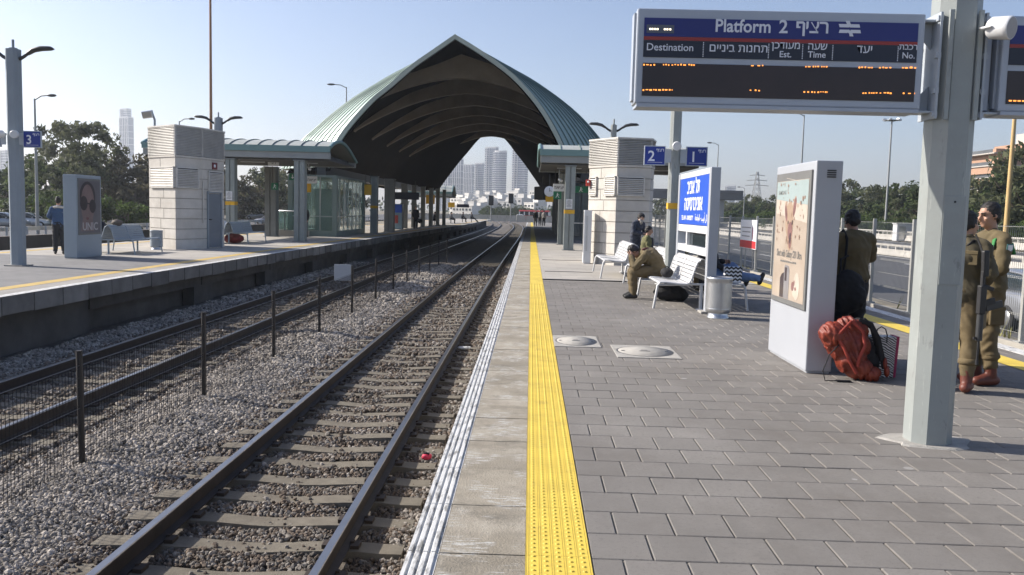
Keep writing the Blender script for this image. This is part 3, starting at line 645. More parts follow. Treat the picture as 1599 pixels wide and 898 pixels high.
PR = [(1.84,27.75),(2.60,26.5),(3.66,26.72),(3.88,27.6),(3.8,29.0),(3.1,29.8),(2.2,29.4)]
tw, L, cc = stone_tower(PR, 3.92, 3.02, 'pale stone tower with a louvred crown on the right platform, sunlit on one side', [(1,.03,.80,2.16,2.72),(0,.62,.97,2.16,2.72),(0,.06,.30,2.16,2.72)])
tw2c = [(-14.05,31.6),(-13.4,30.0),(-12.0,28.85),(-11.5,29.95),(-11.22,31.3),(-11.9,32.6),(-13.3,32.8)]
tw2, L2, cc2 = stone_tower(tw2c, 4.2, 3.12, 'pale stone tower with a louvred crown and grey door on the left platform', [(1,.1,.97,2.10,2.78),(2,.03,.82,2.10,2.78),(3,.25,.9,2.02,2.72)])
# door of the left tower, on the face towards the tracks
a, b_ = Vector((*L2[3],0)), Vector((*L2[4],0)); e = (b_-a).normalized(); nrm = Vector((e.y,-e.x,0)); rz = math.atan2(e.y, e.x); c = a+e*.72
m_door = mat('grey_blue_door', (.16,.19,.23), .45, .2, .06, 2)
mb = MB(); p = c+nrm*.012; mb.bbox((p.x, p.y, .98), (.78,.03,1.9), .006, rz); d = mb.build('door', m_door, tw2)
mb = MB(); p = c+nrm*.05+e*-.3; mb.bbox((p.x, p.y, 1.02), (.12,.05,.035), .008, rz); mb.build('handle', m_black, d)
mb = MB()
for s_ in (-1,1): p = c+e*s_*.43+nrm*.02; mb.box((p.x, p.y, 1.0), (.07,.06,2.0), rz)
p = c+nrm*.02; mb.box((p.x, p.y, 1.985), (.9,.058,.07), rz); mb.build('door_frame', m_polel, tw2)
p = c+nrm*.02+e*.02; mb = MB(); mb.box((p.x, p.y, 2.92), (.30,.03,.24), rz); s1 = mb.build('safety_sign', mat('maroon_sign', (.16,.03,.03), .5, 0, .1, 3), tw2)
mb = MB(); p = c+nrm*.037; mb.lathe([(.06,0),(.06,.004),(.0001,.004)], (0,0,0), 14); o = mb.build('symbol', m_lettw, s1); o.location = (p.x, p.y, 2.92); o.rotation_euler = (R(90), 0, rz)
# rainwater pipe on the left tower
mb = MB(); p = Vector((*L2[3],0))+Vector((.03,-.01,0)); mb.tube([(p.x, p.y, .9), (p.x, p.y, 2.35)], .022, 8); mb.build('pipe', m_slat, tw2)
# white cabinet on the sunny side of the right tower
t = thing('control_cabinet', 'tall narrow white cabinet against the right stone tower', 'cabinet', (1.80, 27.25, 0))
mb = MB(); mb.bbox((0,0,.85), (.24,.42,1.66), .012); mb.box((0,0,.02), (.2,.38,.04)); mb.build('body', m_white, t)
mb = MB(); mb.box((-.03,-.214,.95), (.05,.012,1.1)); mb.box((-.124,0,1.0), (.012,.3,1.3)); mb.build('door', m_alu, t)
# red box sign at the edge of the right tower
t = thing('alarm_box', 'small red alarm box on the edge of the right stone tower', 'alarm box', (1.80, 27.62, 2.55))
mb = MB(); mb.bbox((0,-.02,0), (.14,.10,.20), .01); mb.build('housing', mat('alarm_red', (.55,.06,.04), .4, 0, .1, 4), t); mb = MB(); mb.lathe([(.035,0),(.03,.03),(.0001,.04)], (0,0,0), 12); o = mb.build('lamp', m_lettw, t); o.rotation_euler = (R(90),0,0); o.location = (0,-.07,.03)
# floodlight on the left tower
t = thing('floodlight', 'floodlight on a short bracket above the left stone tower', 'floodlight', (-13.75, 31.3, 4.21))
mb = MB(); mb.tube([(0,0,0),(0,0,.35),(-.05,-.05,.55)], .04, 8); mb.box((0,0,.01), (.2,.2,.02)); mb.build('bracket', m_polel, t)
mb = MB(); mb.bbox((-.2,-.12,.53), (.38,.18,.26), .03, rx=.25, ry=-.15); mb.build('lamp_head', m_alu, t)

# ---------------------------------------------------------------- glass stair hall on the left platform
m_gl = bpy.data.materials.new('green_glass'); m_gl.use_nodes = True; p = m_gl.node_tree.nodes['Principled BSDF']
p.inputs['Base Color'].default_value = (.55,.78,.72,1); p.inputs['Roughness'].default_value = .03; p.inputs['Transmission Weight'].default_value = .85; p.inputs['IOR'].default_value = 1.1; p.inputs['Alpha'].default_value = .55
m_frm = mat('green_grey_frame', (.22,.28,.26), .45, .3, .06, 2)
t = thing('glass_lift_hall', 'green glazed lift and stair enclosure beyond the left canopy', 'glass enclosure', (-11.4, 49, 0))
X0, X1, Y0, Y1, H_ = -1.3, 1.05, -3.7, 3.9, 3.1
mb = MB(); mb.box(((X0+X1)/2, Y0, .14), (X1-X0,.22,.28)); mb.box((X1,(Y0+Y1)/2,.14), (.22,Y1-Y0,.28)); mb.box((X0,(Y0+Y1)/2,.14), (.22,Y1-Y0,.28)); mb.box(((X0+X1)/2,(Y0+Y1)/2,H_+.06), (X1-X0+.2,Y1-Y0+.2,.12)); mb.build('plinth', m_frm, t)
fr = [(X1, Y0), (X0, Y0), (X1, Y1), (X0, Y1)]
for x, y in fr:
    mb = MB(); mb.box((x, y, H_/2), (.24,.24,H_)); mb.build('corner_post', m_frm, t)
for k in range(1, 7):
    mb = MB(); y = Y0+(Y1-Y0)*k/7; mb.box((X1, y, H_/2), (.06,.05,H_)); mb.build('mullion', m_alu, t); mb = MB(); mb.box((X0, y, H_/2), (.06,.05,H_)); mb.build('mullion', m_alu, t)
for k in (1,2):
    mb = MB(); x = X0+(X1-X0)*k/3; mb.box((x, Y0, H_/2), (.05,.06,H_)); mb.build('mullion', m_alu, t)
mb = MB()
for z in (1.05,): mb.box((X1+.04,(Y0+Y1)/2,z), (.05,Y1-Y0,.05)); mb.box(((X0+X1)/2, Y0-.04, z), (X1-X0,.05,.05))
mb.build('handrail', m_alu, t)
mb = MB(); mb.box((X1,(Y0+Y1)/2,(H_+.3)/2), (.012,Y1-Y0-.25,H_-.3)); mb.box(((X0+X1)/2,Y0,(H_+.3)/2), (X1-X0-.25,.012,H_-.3)); mb.box((X0,(Y0+Y1)/2,(H_+.3)/2), (.012,Y1-Y0-.25,H_-.3)); mb.build('glass_wall', m_gl, t)
mb = MB(); mb.box((-.3,.2,1.3), (1.0,1.6,2.5)); mb.build('lift_car', mat('lift_car', (.42,.46,.45), .35, .4, .08, 2), t)
t = thing('glass_balustrade', 'low glass balustrade round the stairwell under the left canopy', 'balustrade', (-12.4, 44.2, 0))
mb = MB(); mb.box((0,0,.15), (1.9,.24,.30)); mb.box((-.95,1.8,.15), (.24,3.6,.30)); mb.build('kerb', m_conc, t)
for k in range(4):
    mb = MB(); mb.box((-.9+k*.6,0,.8), (.05,.05,1.0)); mb.build('post', m_frm, t)
mb = MB(); mb.box((0,0,.78), (1.85,.012,.92)); mb.box((-.95,1.8,.78), (.012,3.5,.92)); mb.build('glass_panel', m_gl, t)
mb = MB(); mb.tube([(-.95,3.5,1.3),(-.95,0,1.3),(.95,0,1.3)], .03, 8); mb.build('handrail', m_alu, t)
# ---------------------------------------------------------------- platform lamp posts with two arms
def lamp_post(x, y, h, lab, w_=.21, cam_ring=False, m=m_pole):
    t = thing('twin_arm_lamp_post', lab, 'lamp post', (x, y, 0), 0, 'twin-armed lamp posts on the platforms')
    c = w_*.22; pr = [(-w_/2+c,-w_/2),(w_/2-c,-w_/2),(w_/2,-w_/2+c),(w_/2,w_/2-c),(w_/2-c,w_/2),(-w_/2+c,w_/2),(-w_/2,w_/2-c),(-w_/2,-w_/2+c)]
    mb = MB(); mb.prism(pr, 0, h); mb.prism([(a*.55, b_*.55) for a, b_ in pr], h, h+.03); mb.tube([(0,0,h+.03),(0,0,h+.22)], .03, 8); mb.build('pole', m, t)
    mb = MB(); mb.bbox((0,0,.015), (w_+.16, w_+.16, .03), .006); mb.build('base_plate', m_foot, t)
    for s_ in (-1, 1):
        mb = MB(); mb.tube([(s_*w_/2,0,h-.22),(s_*(w_/2+.10),0,h-.17),(s_*(w_/2+.24),0,h-.06)], [.045,.04,.035], 8); a = mb.build('lamp_arm', m_dark, t)
        mb = MB(); pts = [(s_*(w_/2+.20),0,h-.10),(s_*(w_/2+.34),0,h-.01),(s_*(w_/2+.52),0,h+.03),(s_*(w_/2+.74),0,h+.035),(s_*(w_/2+.82),0,h+.02)]
        mb.tube(pts, [.04,.055,.06,.05,.015], 10, sx=1.6); hd = mb.build('lamp_head', m_dark, a)
    return t
lamp_post(-12.15, 20.13, 5.05, 'pale twin-armed lamp post with number signs at the left edge of the picture', .29, m=m_polel)
lamp_post(2.87, 17.56, 5.0, 'twin-armed lamp post carrying the 2 and 1 signs, in front of the stone tower')
lamp_post(2.98, 32.2, 4.85, 'twin-armed lamp post rising behind the right stone tower')
q = AY(341, 170, 34); lamp_post(q.x, 34, 4.95, 'twin-armed lamp post rising behind the left stone tower', .29, m=m_polel)

def number_sign(num, loc, lab, left, face=-1, w_=.40, h=.36, arm=.12):
    t = thing('platform_number_sign', lab, 'number sign', loc, 0, 'blue platform number signs')
    mb = MB(); mb.bbox((0,0,0), (w_+.03,.05,h+.03), .008); mb.build('frame', m_steel, t)
    mb = MB(); mb.box((0,-.0285,0), (w_-.01,.004,h-.01)); p = mb.build('panel', m_nblue, t)
    lettering(num, .29, (-.07,-.032,-.02), (R(90),0,0), m_lettw, p, .004, name='number')
    ratzif(.085, (.10,-.032,.11), (R(90),0,0), m_lettw, p, .001)
    mb = MB(); mb.box((0,-.0315,-.135), (w_*.75,.002,.006)); mb.build('rule', m_lettw, p)
    s_ = -1 if left else 1
    mb = MB(); mb.box((-s_*(w_/2+arm/2+.01),0,0), (arm,.045,h*.75)); mb.build('bracket', m_steel, t)
    return t
number_sign('2', (2.87-.41, 17.50, 2.78), 'blue sign with the number 2 on the lamp post left side', True)
number_sign('1', (2.87+.43, 17.50, 2.78), 'blue sign with the number 1 on the lamp post right side', False)
number_sign('3', (-12.15+.45, 20.06, 2.98), 'blue sign with the number 3 on the left lamp post', False, arm=.10)
number_sign('4', (-12.15-.50, 20.06, 2.98), 'blue sign cut by the picture edge on the left lamp post', True, arm=.10)
def cam_ball(loc, lab, d):
    t = thing('loudspeaker', lab, 'loudspeaker', loc); mb = MB(); mb.tube([(0,0,0),(-d[0]*.06,-d[1]*.06,0)], .018, 6); mb.build('bracket', m_steel, t)
    mb = MB(); v = Vector(d).normalized(); mb.tube([Vector((0,0,0)), v*.03, v*.16, v*.17], [.05,.085,.09,.08], 14); mb.build('housing', m_white, t)
cam_ball((2.87, 17.38, 2.98), 'small white speaker on the lamp post between the 2 and 1 signs', (-.1,-1,-.15))
cam_ball((-12.02, 19.93, 3.08), 'small white speaker on the left lamp post right of its shaft', (.3,-1,-.1))
cam_ball((-12.30, 19.93, 3.08), 'small grey speaker on the left lamp post left of its shaft', (-.5,-1,-.1))
# yellow band on the lamp post
mb = MB(); mb.box((0,0,1.78), (.218,.218,.12)); o = mb.build('yellow_band', m_yel, bpy.data.objects['twin_arm_lamp_post.001'])

# ---------------------------------------------------------------- departure boards on the big post
BX, BY = 2.93, 6.2
t = thing('board_post', 'thick octagonal grey steel post carrying the departure boards', 'post', (BX, BY, 0))
worn(m_pole, (.20,.21,.205), (7,7,2.5), .585, .66); worn(m_pole, (.42,.44,.42), (30,30,3), .60, .66)
w_ = .29; c = .075; pr = [(-w_/2+c,-w_/2),(w_/2-c,-w_/2),(w_/2,-w_/2+c),(w_/2,w_/2-c),(w_/2-c,w_/2),(-w_/2+c,w_/2),(-w_/2,w_/2-c),(-w_/2,-w_/2+c)]
mb = MB(); mb.prism(pr, 0, 5.1); mb.build('shaft', m_pole, t)
mb = MB(); n = 22; ring = [((.29+.05*math.sin(a*3.1)+.03*math.sin(a*7))*math.cos(a)*1.05, (.24+.04*math.sin(a*2.3+1))*math.sin(a)) for a in [2*math.pi*k/n for k in range(n)]]
mb.prism(ring, 0, .012, poly2=[(x*.93, y*.93) for x, y in ring]); mb.build('mortar_pad', m_foot, t)
mb = MB(); mb.bbox((.01,-.1475,1.47), (.15,.006,.62), .003); d = mb.build('access_hatch', m_pole, t); mb = MB(); mb.lathe([(.008,0),(.006,.006),(.0001,.006)], n=8); o = mb.build('lock', m_dark, d); o.location = (.01,-.1505,1.74); o.rotation_euler = (R(90),0,0)
for s_ in (-1, 1):
    mb = MB()
    for z, k in ((2.98,1),(2.36,-1)):
        mb.box((s_*.20,.0,z), (.24,.16,.014))
        mb.extr([(0,0),(.17,0),(0,-.19*k)], (s_*.151,-.007,z-.007*k), (s_,0,0), (0,0,1), (0,.014,0))
    mb.box((s_*.155,0,2.67), (.016,.26,.72))
    for z in (2.99, 2.74, 2.50, 2.34): mb.box((s_*.158,-.105,z), (.036,.035,.035))
    mb.build('bracket', m_steel, t)
    mb = MB(); mb.box((s_*.10,-.152,2.67), (.03,.02,.74)); mb.build('clamp_plate', m_pole, t)
m_board = mat('board_grey', (.40,.44,.50), .45, .15, .05, 1.5, .03, 30, .15, 4, (.28,.29,.31))
m_head = mat('board_header_navy', (.018,.024,.16), .35, 0, .06, 2)
m_colh = mat('board_column_header', (.014,.017,.032), .35, 0, .1, 2)
m_led = mat('board_display', (.030,.017,.016), .25, 0, .2, 2)
m_redl = mat('board_red_line', (.30,.035,.03), .4, 0, .05, 2)
m_amb = mat('amber_led', (1.0,.34,.06), .5, 0, 0, emit=1.25)
m_ledw = mat('white_led', (1.0,.85,.6), .5, 0, 0, emit=2.0)
m_lett2 = mat('board_lettering', (.70,.72,.78), .5, 0, 0)
def on_board(px, py, Y): return AY(px, py, Y)
def board(x0, x1, z0, z1, Y, lab, main):
    t = thing('departure_board', lab, 'departure board', ((x0+x1)/2, Y, (z0+z1)/2), 0, 'departure boards on the big post'); W, H_ = x1-x0, z1-z0; D = .20
    mb = MB(); mb.bbox((0,D/2,0), (W,D,H_), .012); mb.box((0,D/2,-H_/2-.012), (W-.03,D+.02,.024)); mb.box((-W/2-.006,D/2,0), (.02,D-.08,H_-.05)); mb.build('casing', m_board, t)
    zt = H_/2; hx = W/2-.05
    mb = MB(); mb.box((0,-.002,zt-.128), (2*hx,.006,.125)); hp = mb.build('header_panel', m_head, t)
    mb = MB(); mb.box((0,-.002,zt-.204), (2*hx,.006,.024)); mb.build('red_line', m_redl, t)
    mb = MB(); mb.box((0,-.002,zt-.275), (2*hx,.006,.114)); cp = mb.build('column_panel', m_colh, t)
    mb = MB(); mb.box((0,-.002,zt-.485), (2*hx,.006,.225)); dp = mb.build('display', m_led, t)
    return t, hp, cp, dp, zt, hx
x0, x1, z0, z1 = .70, 2.68, 2.37, 3.02
t, hp, cp, dp, zt, hx = board(x0, x1, z0, z1, 6.1, 'large departure board for platform 2 with navy header hanging above the platform', True)
RX = (R(90),0,0); cx_, cz_ = (x0+x1)/2, (z0+z1)/2
def bp(px, py): q = AY(px, py, 6.1); return (q.x-cx_, -.0065, q.z-cz_)
def btext(body, px, py, size, m=m_lett2, bold=.001, sx=1.0, par=None, align='CENTER'): return lettering(body, size, bp(px, py), RX, m, par or cp, bold, align, sx)
btext('Platform', 1160, 42, .122, bold=.0022, sx=.92, par=hp); btext('2', 1223, 43, .125, bold=.0022, par=hp); ratzif(.125, bp(1268, 43), RX, m_lett2, hp, .002)
mb = MB()          # two-track emblem: four slanted bars with curved ends
for (u0, v0, u1, v1) in ((0,.030,.075,.030),(.055,.062,.125,.062)): pass
def barpoly(pts, mb): mb.extr(pts, (0,-len(mb.v)*.00002,0), (1,0,0), (0,0,1), (0,.002,0))
barpoly([(-.075,.030),(-.068,.008),(.0,.008),(-.008,.030)], mb); barpoly([(.012,.030),(.066,.030),(.072,.008),(.012,.008)], mb)
barpoly([(-.066,-.008),(-.072,-.030),(-.012,-.030),(-.010,-.008)], mb); barpoly([(.008,-.008),(.074,-.008),(.080,-.030),(.010,-.030)], mb)
barpoly([(-.030,.052),(-.002,.052),(.004,.034),(.022,.018),(.010,.006),(-.014,.020)], mb); barpoly([(.030,-.052),(.004,-.052),(.0,-.034),(-.020,-.018),(-.006,-.006),(.018,-.022)], mb)
o = mb.build('railway_emblem', m_lett2, hp); p = bp(1326, 45); o.location = (p[0], p[1], p[2])
for body, px, py, s_ in (('Destination',1046,74.5,.070),(heb('תחנות ביניים'),1153,76,.078),(heb('מעודכן'),1227,71.5,.070),('Est.',1226,85.5,.060),(heb('שעה'),1276,73,.070),('Time',1275,86,.060),(heb('יעד'),1350,77.5,.080),(heb('רכבת'),1418,74,.056),('No.',1418,87.5,.058)):
    btext(body, px, py, s_, bold=.0006)
mb = MB()
for px in (1098, 1200, 1253, 1300, 1402):
    q = bp(px, 76)
    for k in range(9): mb.box((q[0], -.0055, zt-.228-k*.0115), (.006,.003,.007))
mb.build('column_dividers', m_lett2, cp)
lr = random.Random(5)
def led_run(mb, xa, xb, y, dens):
    x = xa
    while x < xb:
        w = lr.choice((2,3,3,5)); q0, q1 = bp(x, y), bp(min(x+w, xb), y)
        mb.box(((q0[0]+q1[0])/2, -.0058, q0[2]+lr.uniform(-.002,.002)), (abs(q1[0]-q0[0])*.8,.003,lr.choice((.006,.008,.010)))); x += w+lr.choice((1,2,2,4))/dens
for xa, xb, yy in ((1004,1023,101.5),(1035,1086,101.5),(1172,1192,103),(1257,1293,104.5),(1340,1362,105.5),(1372,1392,106),(1408,1430,106),(1003,1050,140.5),(1170,1190,141.5),(1254,1292,144),(1346,1392,145.5),(1409,1428,146)):
    mb = MB(); led_run(mb, xa, xb, yy, 1.3 if xb-xa > 30 else .8); mb.build('led_text', m_amb, dp)
mb = MB(); q = bp(1031, 45.5); mb.box((q[0], -.006, q[2]), (.19,.004,.056)); ck = mb.build('clock_window', mat('clock_window', (.10,.11,.14), .3, 0, .1, 4), hp)
for kk in ((-.07,-.055,-.037,-.02),(.03,.048,.068)):
    mb = MB()
    for k in kk: mb.box((q[0]+k, -.0085, q[2]-.002), (.011,.003,.011))
    mb.build('led_digits', m_ledw, ck)
t, hp2, cp2, dp2, zt2, hx2 = board(3.21, 5.19, z0, z1, 6.1, 'second departure board cut off by the right picture edge', False)
mb = MB()
for k in range(4): mb.box((-hx2+.03+k*.03, -.0058, zt2-.575), (.02,.003,.009))
mb.build('led_text', m_amb, dp2)
t2 = thing('cable_duct', 'narrow grey upright duct between the big post and the right board', 'duct', (3.16, 6.25, 2.69)); mb = MB(); mb.bbox((0,0,0), (.035,.16,.62), .005); mb.box((-.03,.02,0), (.02,.08,.60)); mb.build('channel', m_board, t2)
# horn loudspeakers
def speaker(loc, d, r_, L, lab):
    t = thing('loudspeaker', lab, 'loudspeaker', loc); v = Vector(d).normalized(); mb = MB()
    mb.tube([v*0, v*.012, v*L*.2, v*L*.8, v*L*.97, v*L], [r_*.45, r_*.75, r_*.95, r_, r_, r_*.94], 22); mb.build('housing', m_white, t)
    mb = MB(); mb.tube([v*(L*1.0), v*(L*1.004)], [r_*.90, r_*.88], 22); mb.build('grille', mat('speaker_grille', (.42,.41,.40), .7, 0, .08, 60), t)
    s_ = v.cross(Vector((0,0,1))).normalized(); mb = MB()
    mb.tube([s_*r_*1.05+v*L*.4, s_*r_*1.1+v*L*.1+Vector((0,0,-.01)), -v*.05], .009, 6); mb.tube([-s_*r_*1.05+v*L*.4, -s_*r_*1.1+v*L*.1, -v*.05], .009, 6); mb.build('bracket', m_white, t)
q = AY(1512, 46, 5.98); speaker((3.05, 6.0, q.z+.015), (.55,-.72,-.12), .077, .16, 'white round loudspeaker on the front of the big post')
q = AY(1462, 76, 6.3); speaker((2.82, 6.36, q.z), (-.55,.62,-.25), .075, .15, 'white loudspeaker half hidden behind the big post')

# ---------------------------------------------------------------- advertising stands
m_case = mat('stand_casing', (.40,.42,.455), .4, .1, .04, 1.2, .03, 25, .14, 3, (.42,.42,.42))
m_casel = mat('stand_casing_blue_grey', (.31,.36,.40), .45, .1, .05, 1.2, .03, 25, .15, 3, (.3,.32,.34))
m_gask = mat('poster_gasket', (.17,.17,.165), .5, .2, .1, 3)
def ad_stand(loc, rz, lab, case, W=1.40, H_=2.19, D=.27):
    t = thing('advertising_stand', lab, 'advertising stand', loc, rz)
    mb = MB(); mb.bbox((0,0,H_/2+.01), (W,D,H_-.02), .012); mb.box((0,0,.012), (W-.04,D-.04,.024)); mb.build('casing', case, t)
    mb = MB(); z0, z1 = .64, H_-.09; mb.bbox((0,-D/2-.006,(z0+z1)/2), (W-.16,.03,z1-z0), .006); fr = mb.build('poster_frame', m_gask, t)
    mb = MB()
    for k in range(4): mb.box((W/2+.002, .02, H_-.10-k*.022), (.012,.09,.012))
    mb.build('vent', m_dark, t)
    mb = MB()
    for y in (-.03,.05): mb.lathe([(.006,0),(.006,.004),(.0001,.005)], (W/2, y, .42), 8, axis='x')
    mb.build('screws', m_alu, t)
    return t, fr, W, z0, z1, -D/2-.0215
m_post = mat('poster_sand', (.44,.35,.275), .3, 0, .10, 2.4, c2=(.50,.43,.36), coat=.5)
m_pgrad = mat('poster_pale_sky', (.38,.46,.46), .3, 0, .06, 2, coat=.5)
m_pmid = mat('poster_brown', (.24,.13,.12), .35, 0, .25, 9, coat=.4); m_pdk = mat('poster_dark', (.06,.045,.05), .35, 0, .2, 9, coat=.4)
m_pl = mat('poster_pale', (.55,.48,.41), .35, 0, .1, 5, coat=.4); m_ptan = mat('poster_tan', (.40,.29,.21), .35, 0, .12, 6, coat=.4); m_pgy = mat('poster_grey', (.25,.24,.25), .3, 0, .2, 4, coat=.4)
t, fr, W, z0, z1, yf = ad_stand((3.02, 9.545, 0), R(-90), 'tall advertising stand with a sand-coloured phone poster beside the red backpack', m_case)
pw, pz0, pz1 = W-.26, z0+.06, z1-.09
def flat(name, polys, m, par, y, th=.0008):
    mb = MB()
    for k, P in enumerate(polys): mb.extr(P, (0,y-k*.00008,0), (1,0,0), (0,0,1), (0,-th,0))
    return mb.build(name, m, par)
def ell(cx, cz, rx, rz, n=18, a=0): return [(cx+rx*math.cos(2*math.pi*k/n)*math.cos(a)-rz*math.sin(2*math.pi*k/n)*math.sin(a), cz+rx*math.cos(2*math.pi*k/n)*math.sin(a)+rz*math.sin(2*math.pi*k/n)*math.cos(a)) for k in range(n)]
po = flat('poster', [[(-pw/2,pz0),(pw/2,pz0),(pw/2,pz1),(-pw/2,pz1)]], m_post, fr, yf, .002); y1 = yf-.0025
flat('sky_band', [[(-pw/2+.005,pz1-.20),(pw/2-.005,pz1-.27),(pw/2-.005,pz1-.005),(-pw/2+.005,pz1-.005)]], m_pgrad, fr, y1)
flat('pale_band', [[(-pw/2+.005,pz1-.36),(pw/2-.005,pz1-.46),(pw/2-.005,pz1-.272),(-pw/2+.005,pz1-.202)]], m_pl, fr, y1)
zc = pz0+.82
flat('dark_figure', [ell(-.04,zc+.06,.15,.20), ell(-.16,zc+.15,.05,.12,a=.4), ell(.11,zc+.20,.05,.13,a=-.4), ell(.0,zc-.12,.09,.17)], m_ptan, fr, y1-.0004)
flat('figure_marks', [ell(-.17,zc+.13,.04,.10,a=.4), ell(.13,zc+.20,.045,.11,a=-.35), ell(-.0,zc-.06,.085,.10), ell(.02,zc-.17,.05,.09)], m_pmid, fr, y1-.001)
flat('muzzle', [ell(.02,zc-.14,.03,.06)], m_pdk, fr, y1-.002); flat('eye', [ell(.07,zc+.03,.022,.03)], m_pdk, fr, y1-.002); flat('eye', [ell(-.08,zc+.03,.018,.022)], m_pdk, fr, y1-.002)
pr_ = random.Random(8); flat('specks', [ell(pr_.uniform(-.5,.5), pz0+pr_.uniform(.55,1.3), pr_.uniform(.006,.02), pr_.uniform(.006,.03), 8) for k in range(46)], mat('poster_speck', (.32,.21,.16), .4, 0, .2, 9), fr, y1-.0019)
flat('thin_frame', [[(-.22,zc+.52),(.26,zc+.47),(.26,zc+.475),(-.22,zc+.525)], [(-.30,zc-.36),(.22,zc-.41),(.22,zc-.405),(-.30,zc-.355)]], m_pl, fr, y1-.0014)
lettering('Shot with Galaxy S20 Ultra', .115, (.0, y1-.001, pz0+.50), (R(90),0,0), m_gask, fr, .0008, sx=.72)
flat('small_print', [[(-.30+k*.075,pz0+.405),(-.24+k*.075,pz0+.405),(-.24+k*.075,pz0+.425),(-.30+k*.075,pz0+.425)] for k in range(8)], m_gask, fr, y1-.001)
lettering('SAMSUNG', .065, (-pw/2+.22, y1-.001, pz1-.13), (R(90),0,0), m_gask, fr, .0006)
flat('phone_shadow', [[(-.28,pz0+.005),(-.12,pz0+.005),(-.10,pz0+.30),(-.22,pz0+.27),(-.28,pz0+.22)]], m_pdk, fr, y1)
flat('phone', [[(-.13,pz0+.005),(.06,pz0+.005),(.06,pz0+.33),(.03,pz0+.37),(-.10,pz0+.38),(-.13,pz0+.34)]], m_pgy, fr, y1-.001)
flat('phone_camera', [[(-.10,pz0+.20),(-.03,pz0+.20),(-.03,pz0+.35),(-.10,pz0+.35)]], m_pdk, fr, y1-.002)
flat('hand', [ell(.33,pz0+.17,.10,.15), ell(.26,pz0+.10,.07,.05)], m_pl, fr, y1-.001); flat('flower', [ell(.20,pz0+.16,.05,.05), ell(.30,pz0+.14,.03,.02), ell(.25,pz0+.2,.02,.03)], m_pmid, fr, y1-.002)
t, fr, W, z0, z1, yf = ad_stand((-12.5, 23.78, 0), R(90), 'tall advertising stand with a dark sunglasses poster on the left platform', m_casel, 1.36, 2.28, .36)
m_psk = mat('poster_dim_skin', (.20,.14,.135), .35, 0, .2, 3, coat=.5); m_pdk2 = mat('poster_dim_dark', (.035,.028,.036), .35, 0, .2, 5, coat=.4); m_pbg = mat('poster_dim_grey', (.13,.125,.14), .35, 0, .15, 2, coat=.5)
pw, pz0, pz1 = W-.24, z0+.05, z1-.06
flat('poster', [[(-pw/2,pz0),(pw/2,pz0),(pw/2,pz1),(-pw/2,pz1)]], m_pbg, fr, yf, .002); y1 = yf-.0025
flat('hair', [ell(-.12,pz1-.42,.42,.40,24)], m_pdk2, fr, y1)
flat('face', [ell(-.12,pz1-.66,.36,.56,28), [(-.5,pz0+.05),(.2,pz0+.05),(.12,pz0+.5),(-.36,pz0+.5)]], m_psk, fr, y1-.001)
flat('sunglasses', [ell(-.33,pz1-.62,.20,.20,20), ell(.14,pz1-.70,.18,.19,20), [(-.16,pz1-.60),(.0,pz1-.62),(.0,pz1-.66),(-.16,pz1-.64)]], m_pdk2, fr, y1-.002)
flat('mouth', [ell(-.15,pz1-1.03,.085,.022,14), ell(-.14,pz1-1.06,.06,.02,10)], mat('poster_lips', (.14,.05,.055), .35, 0, .1, 3), fr, y1-.002)
lettering('UNIC', .30, (.0, y1-.003, pz0+.17), (R(90),0,0), mat('poster_letter_grey', (.42,.40,.40), .5, 0, 0), fr, .006, sx=1.15)

# ---------------------------------------------------------------- station name sign
t = thing('station_name_sign', 'white framed station sign with a blue Hebrew name panel on two legs', 'station sign', (2.98, 15.6, 0), R(-90))
SW, SH = 3.05, 2.39
for s_ in (-1, 1):
    mb = MB(); mb.bbox((s_*(SW/2-.06),0,SH/2), (.15,.16,SH), .012); mb.build('leg', m_case, t)
    mb = MB(); mb.bbox((s_*(SW/2-.06),0,.02), (.30,.32,.04), .01); mb.build('foot_plate', m_foot, t)
mb = MB(); mb.bbox((0,0,SH-.05), (SW-.27,.14,.10), .008); mb.bbox((0,0,1.36), (SW-.27,.14,.13), .008); mb.bbox((0,0,.99), (SW-.27,.14,.13), .008); mb.bbox((-.52,0,1.175),(.10,.13,.24),.006); mb.bbox((1.32,0,1.175),(.12,.13,.24),.006)
mb.build('frame', m_white, t)
mb = MB(); mb.box((0,-.02,1.865), (SW-.28,.09,.86)); pn = mb.build('name_panel', m_blue, t)
mb = MB(); mb.box((.34,.0,1.175), (1.6,.02,.22)); mb.build('glass_insert', m_glass, t)
lettering(heb('תל אביב'), .36, (.0,-.067,2.11), (R(90),0,0), m_lettw, pn, .008); lettering(heb('אוניברסיטה'), .36, (0,-.067,1.81), (R(90),0,0), m_lettw, pn, .008)
lettering('TEL AVIV - UNIVERSITY', .115, (-.52,-.067,1.55), (R(90),0,0), m_lettw, pn, .002)
lettering('\uFE94\uFECC\uFEE3\uFE8E\uFEA0\uFEDF\uFE8D - \uFE90\uFEF4\uFE91\uFE83 \uFEDE\uFE97', .15, (.78,-.067,1.56), (R(90),0,0), m_lettw, pn, .002)

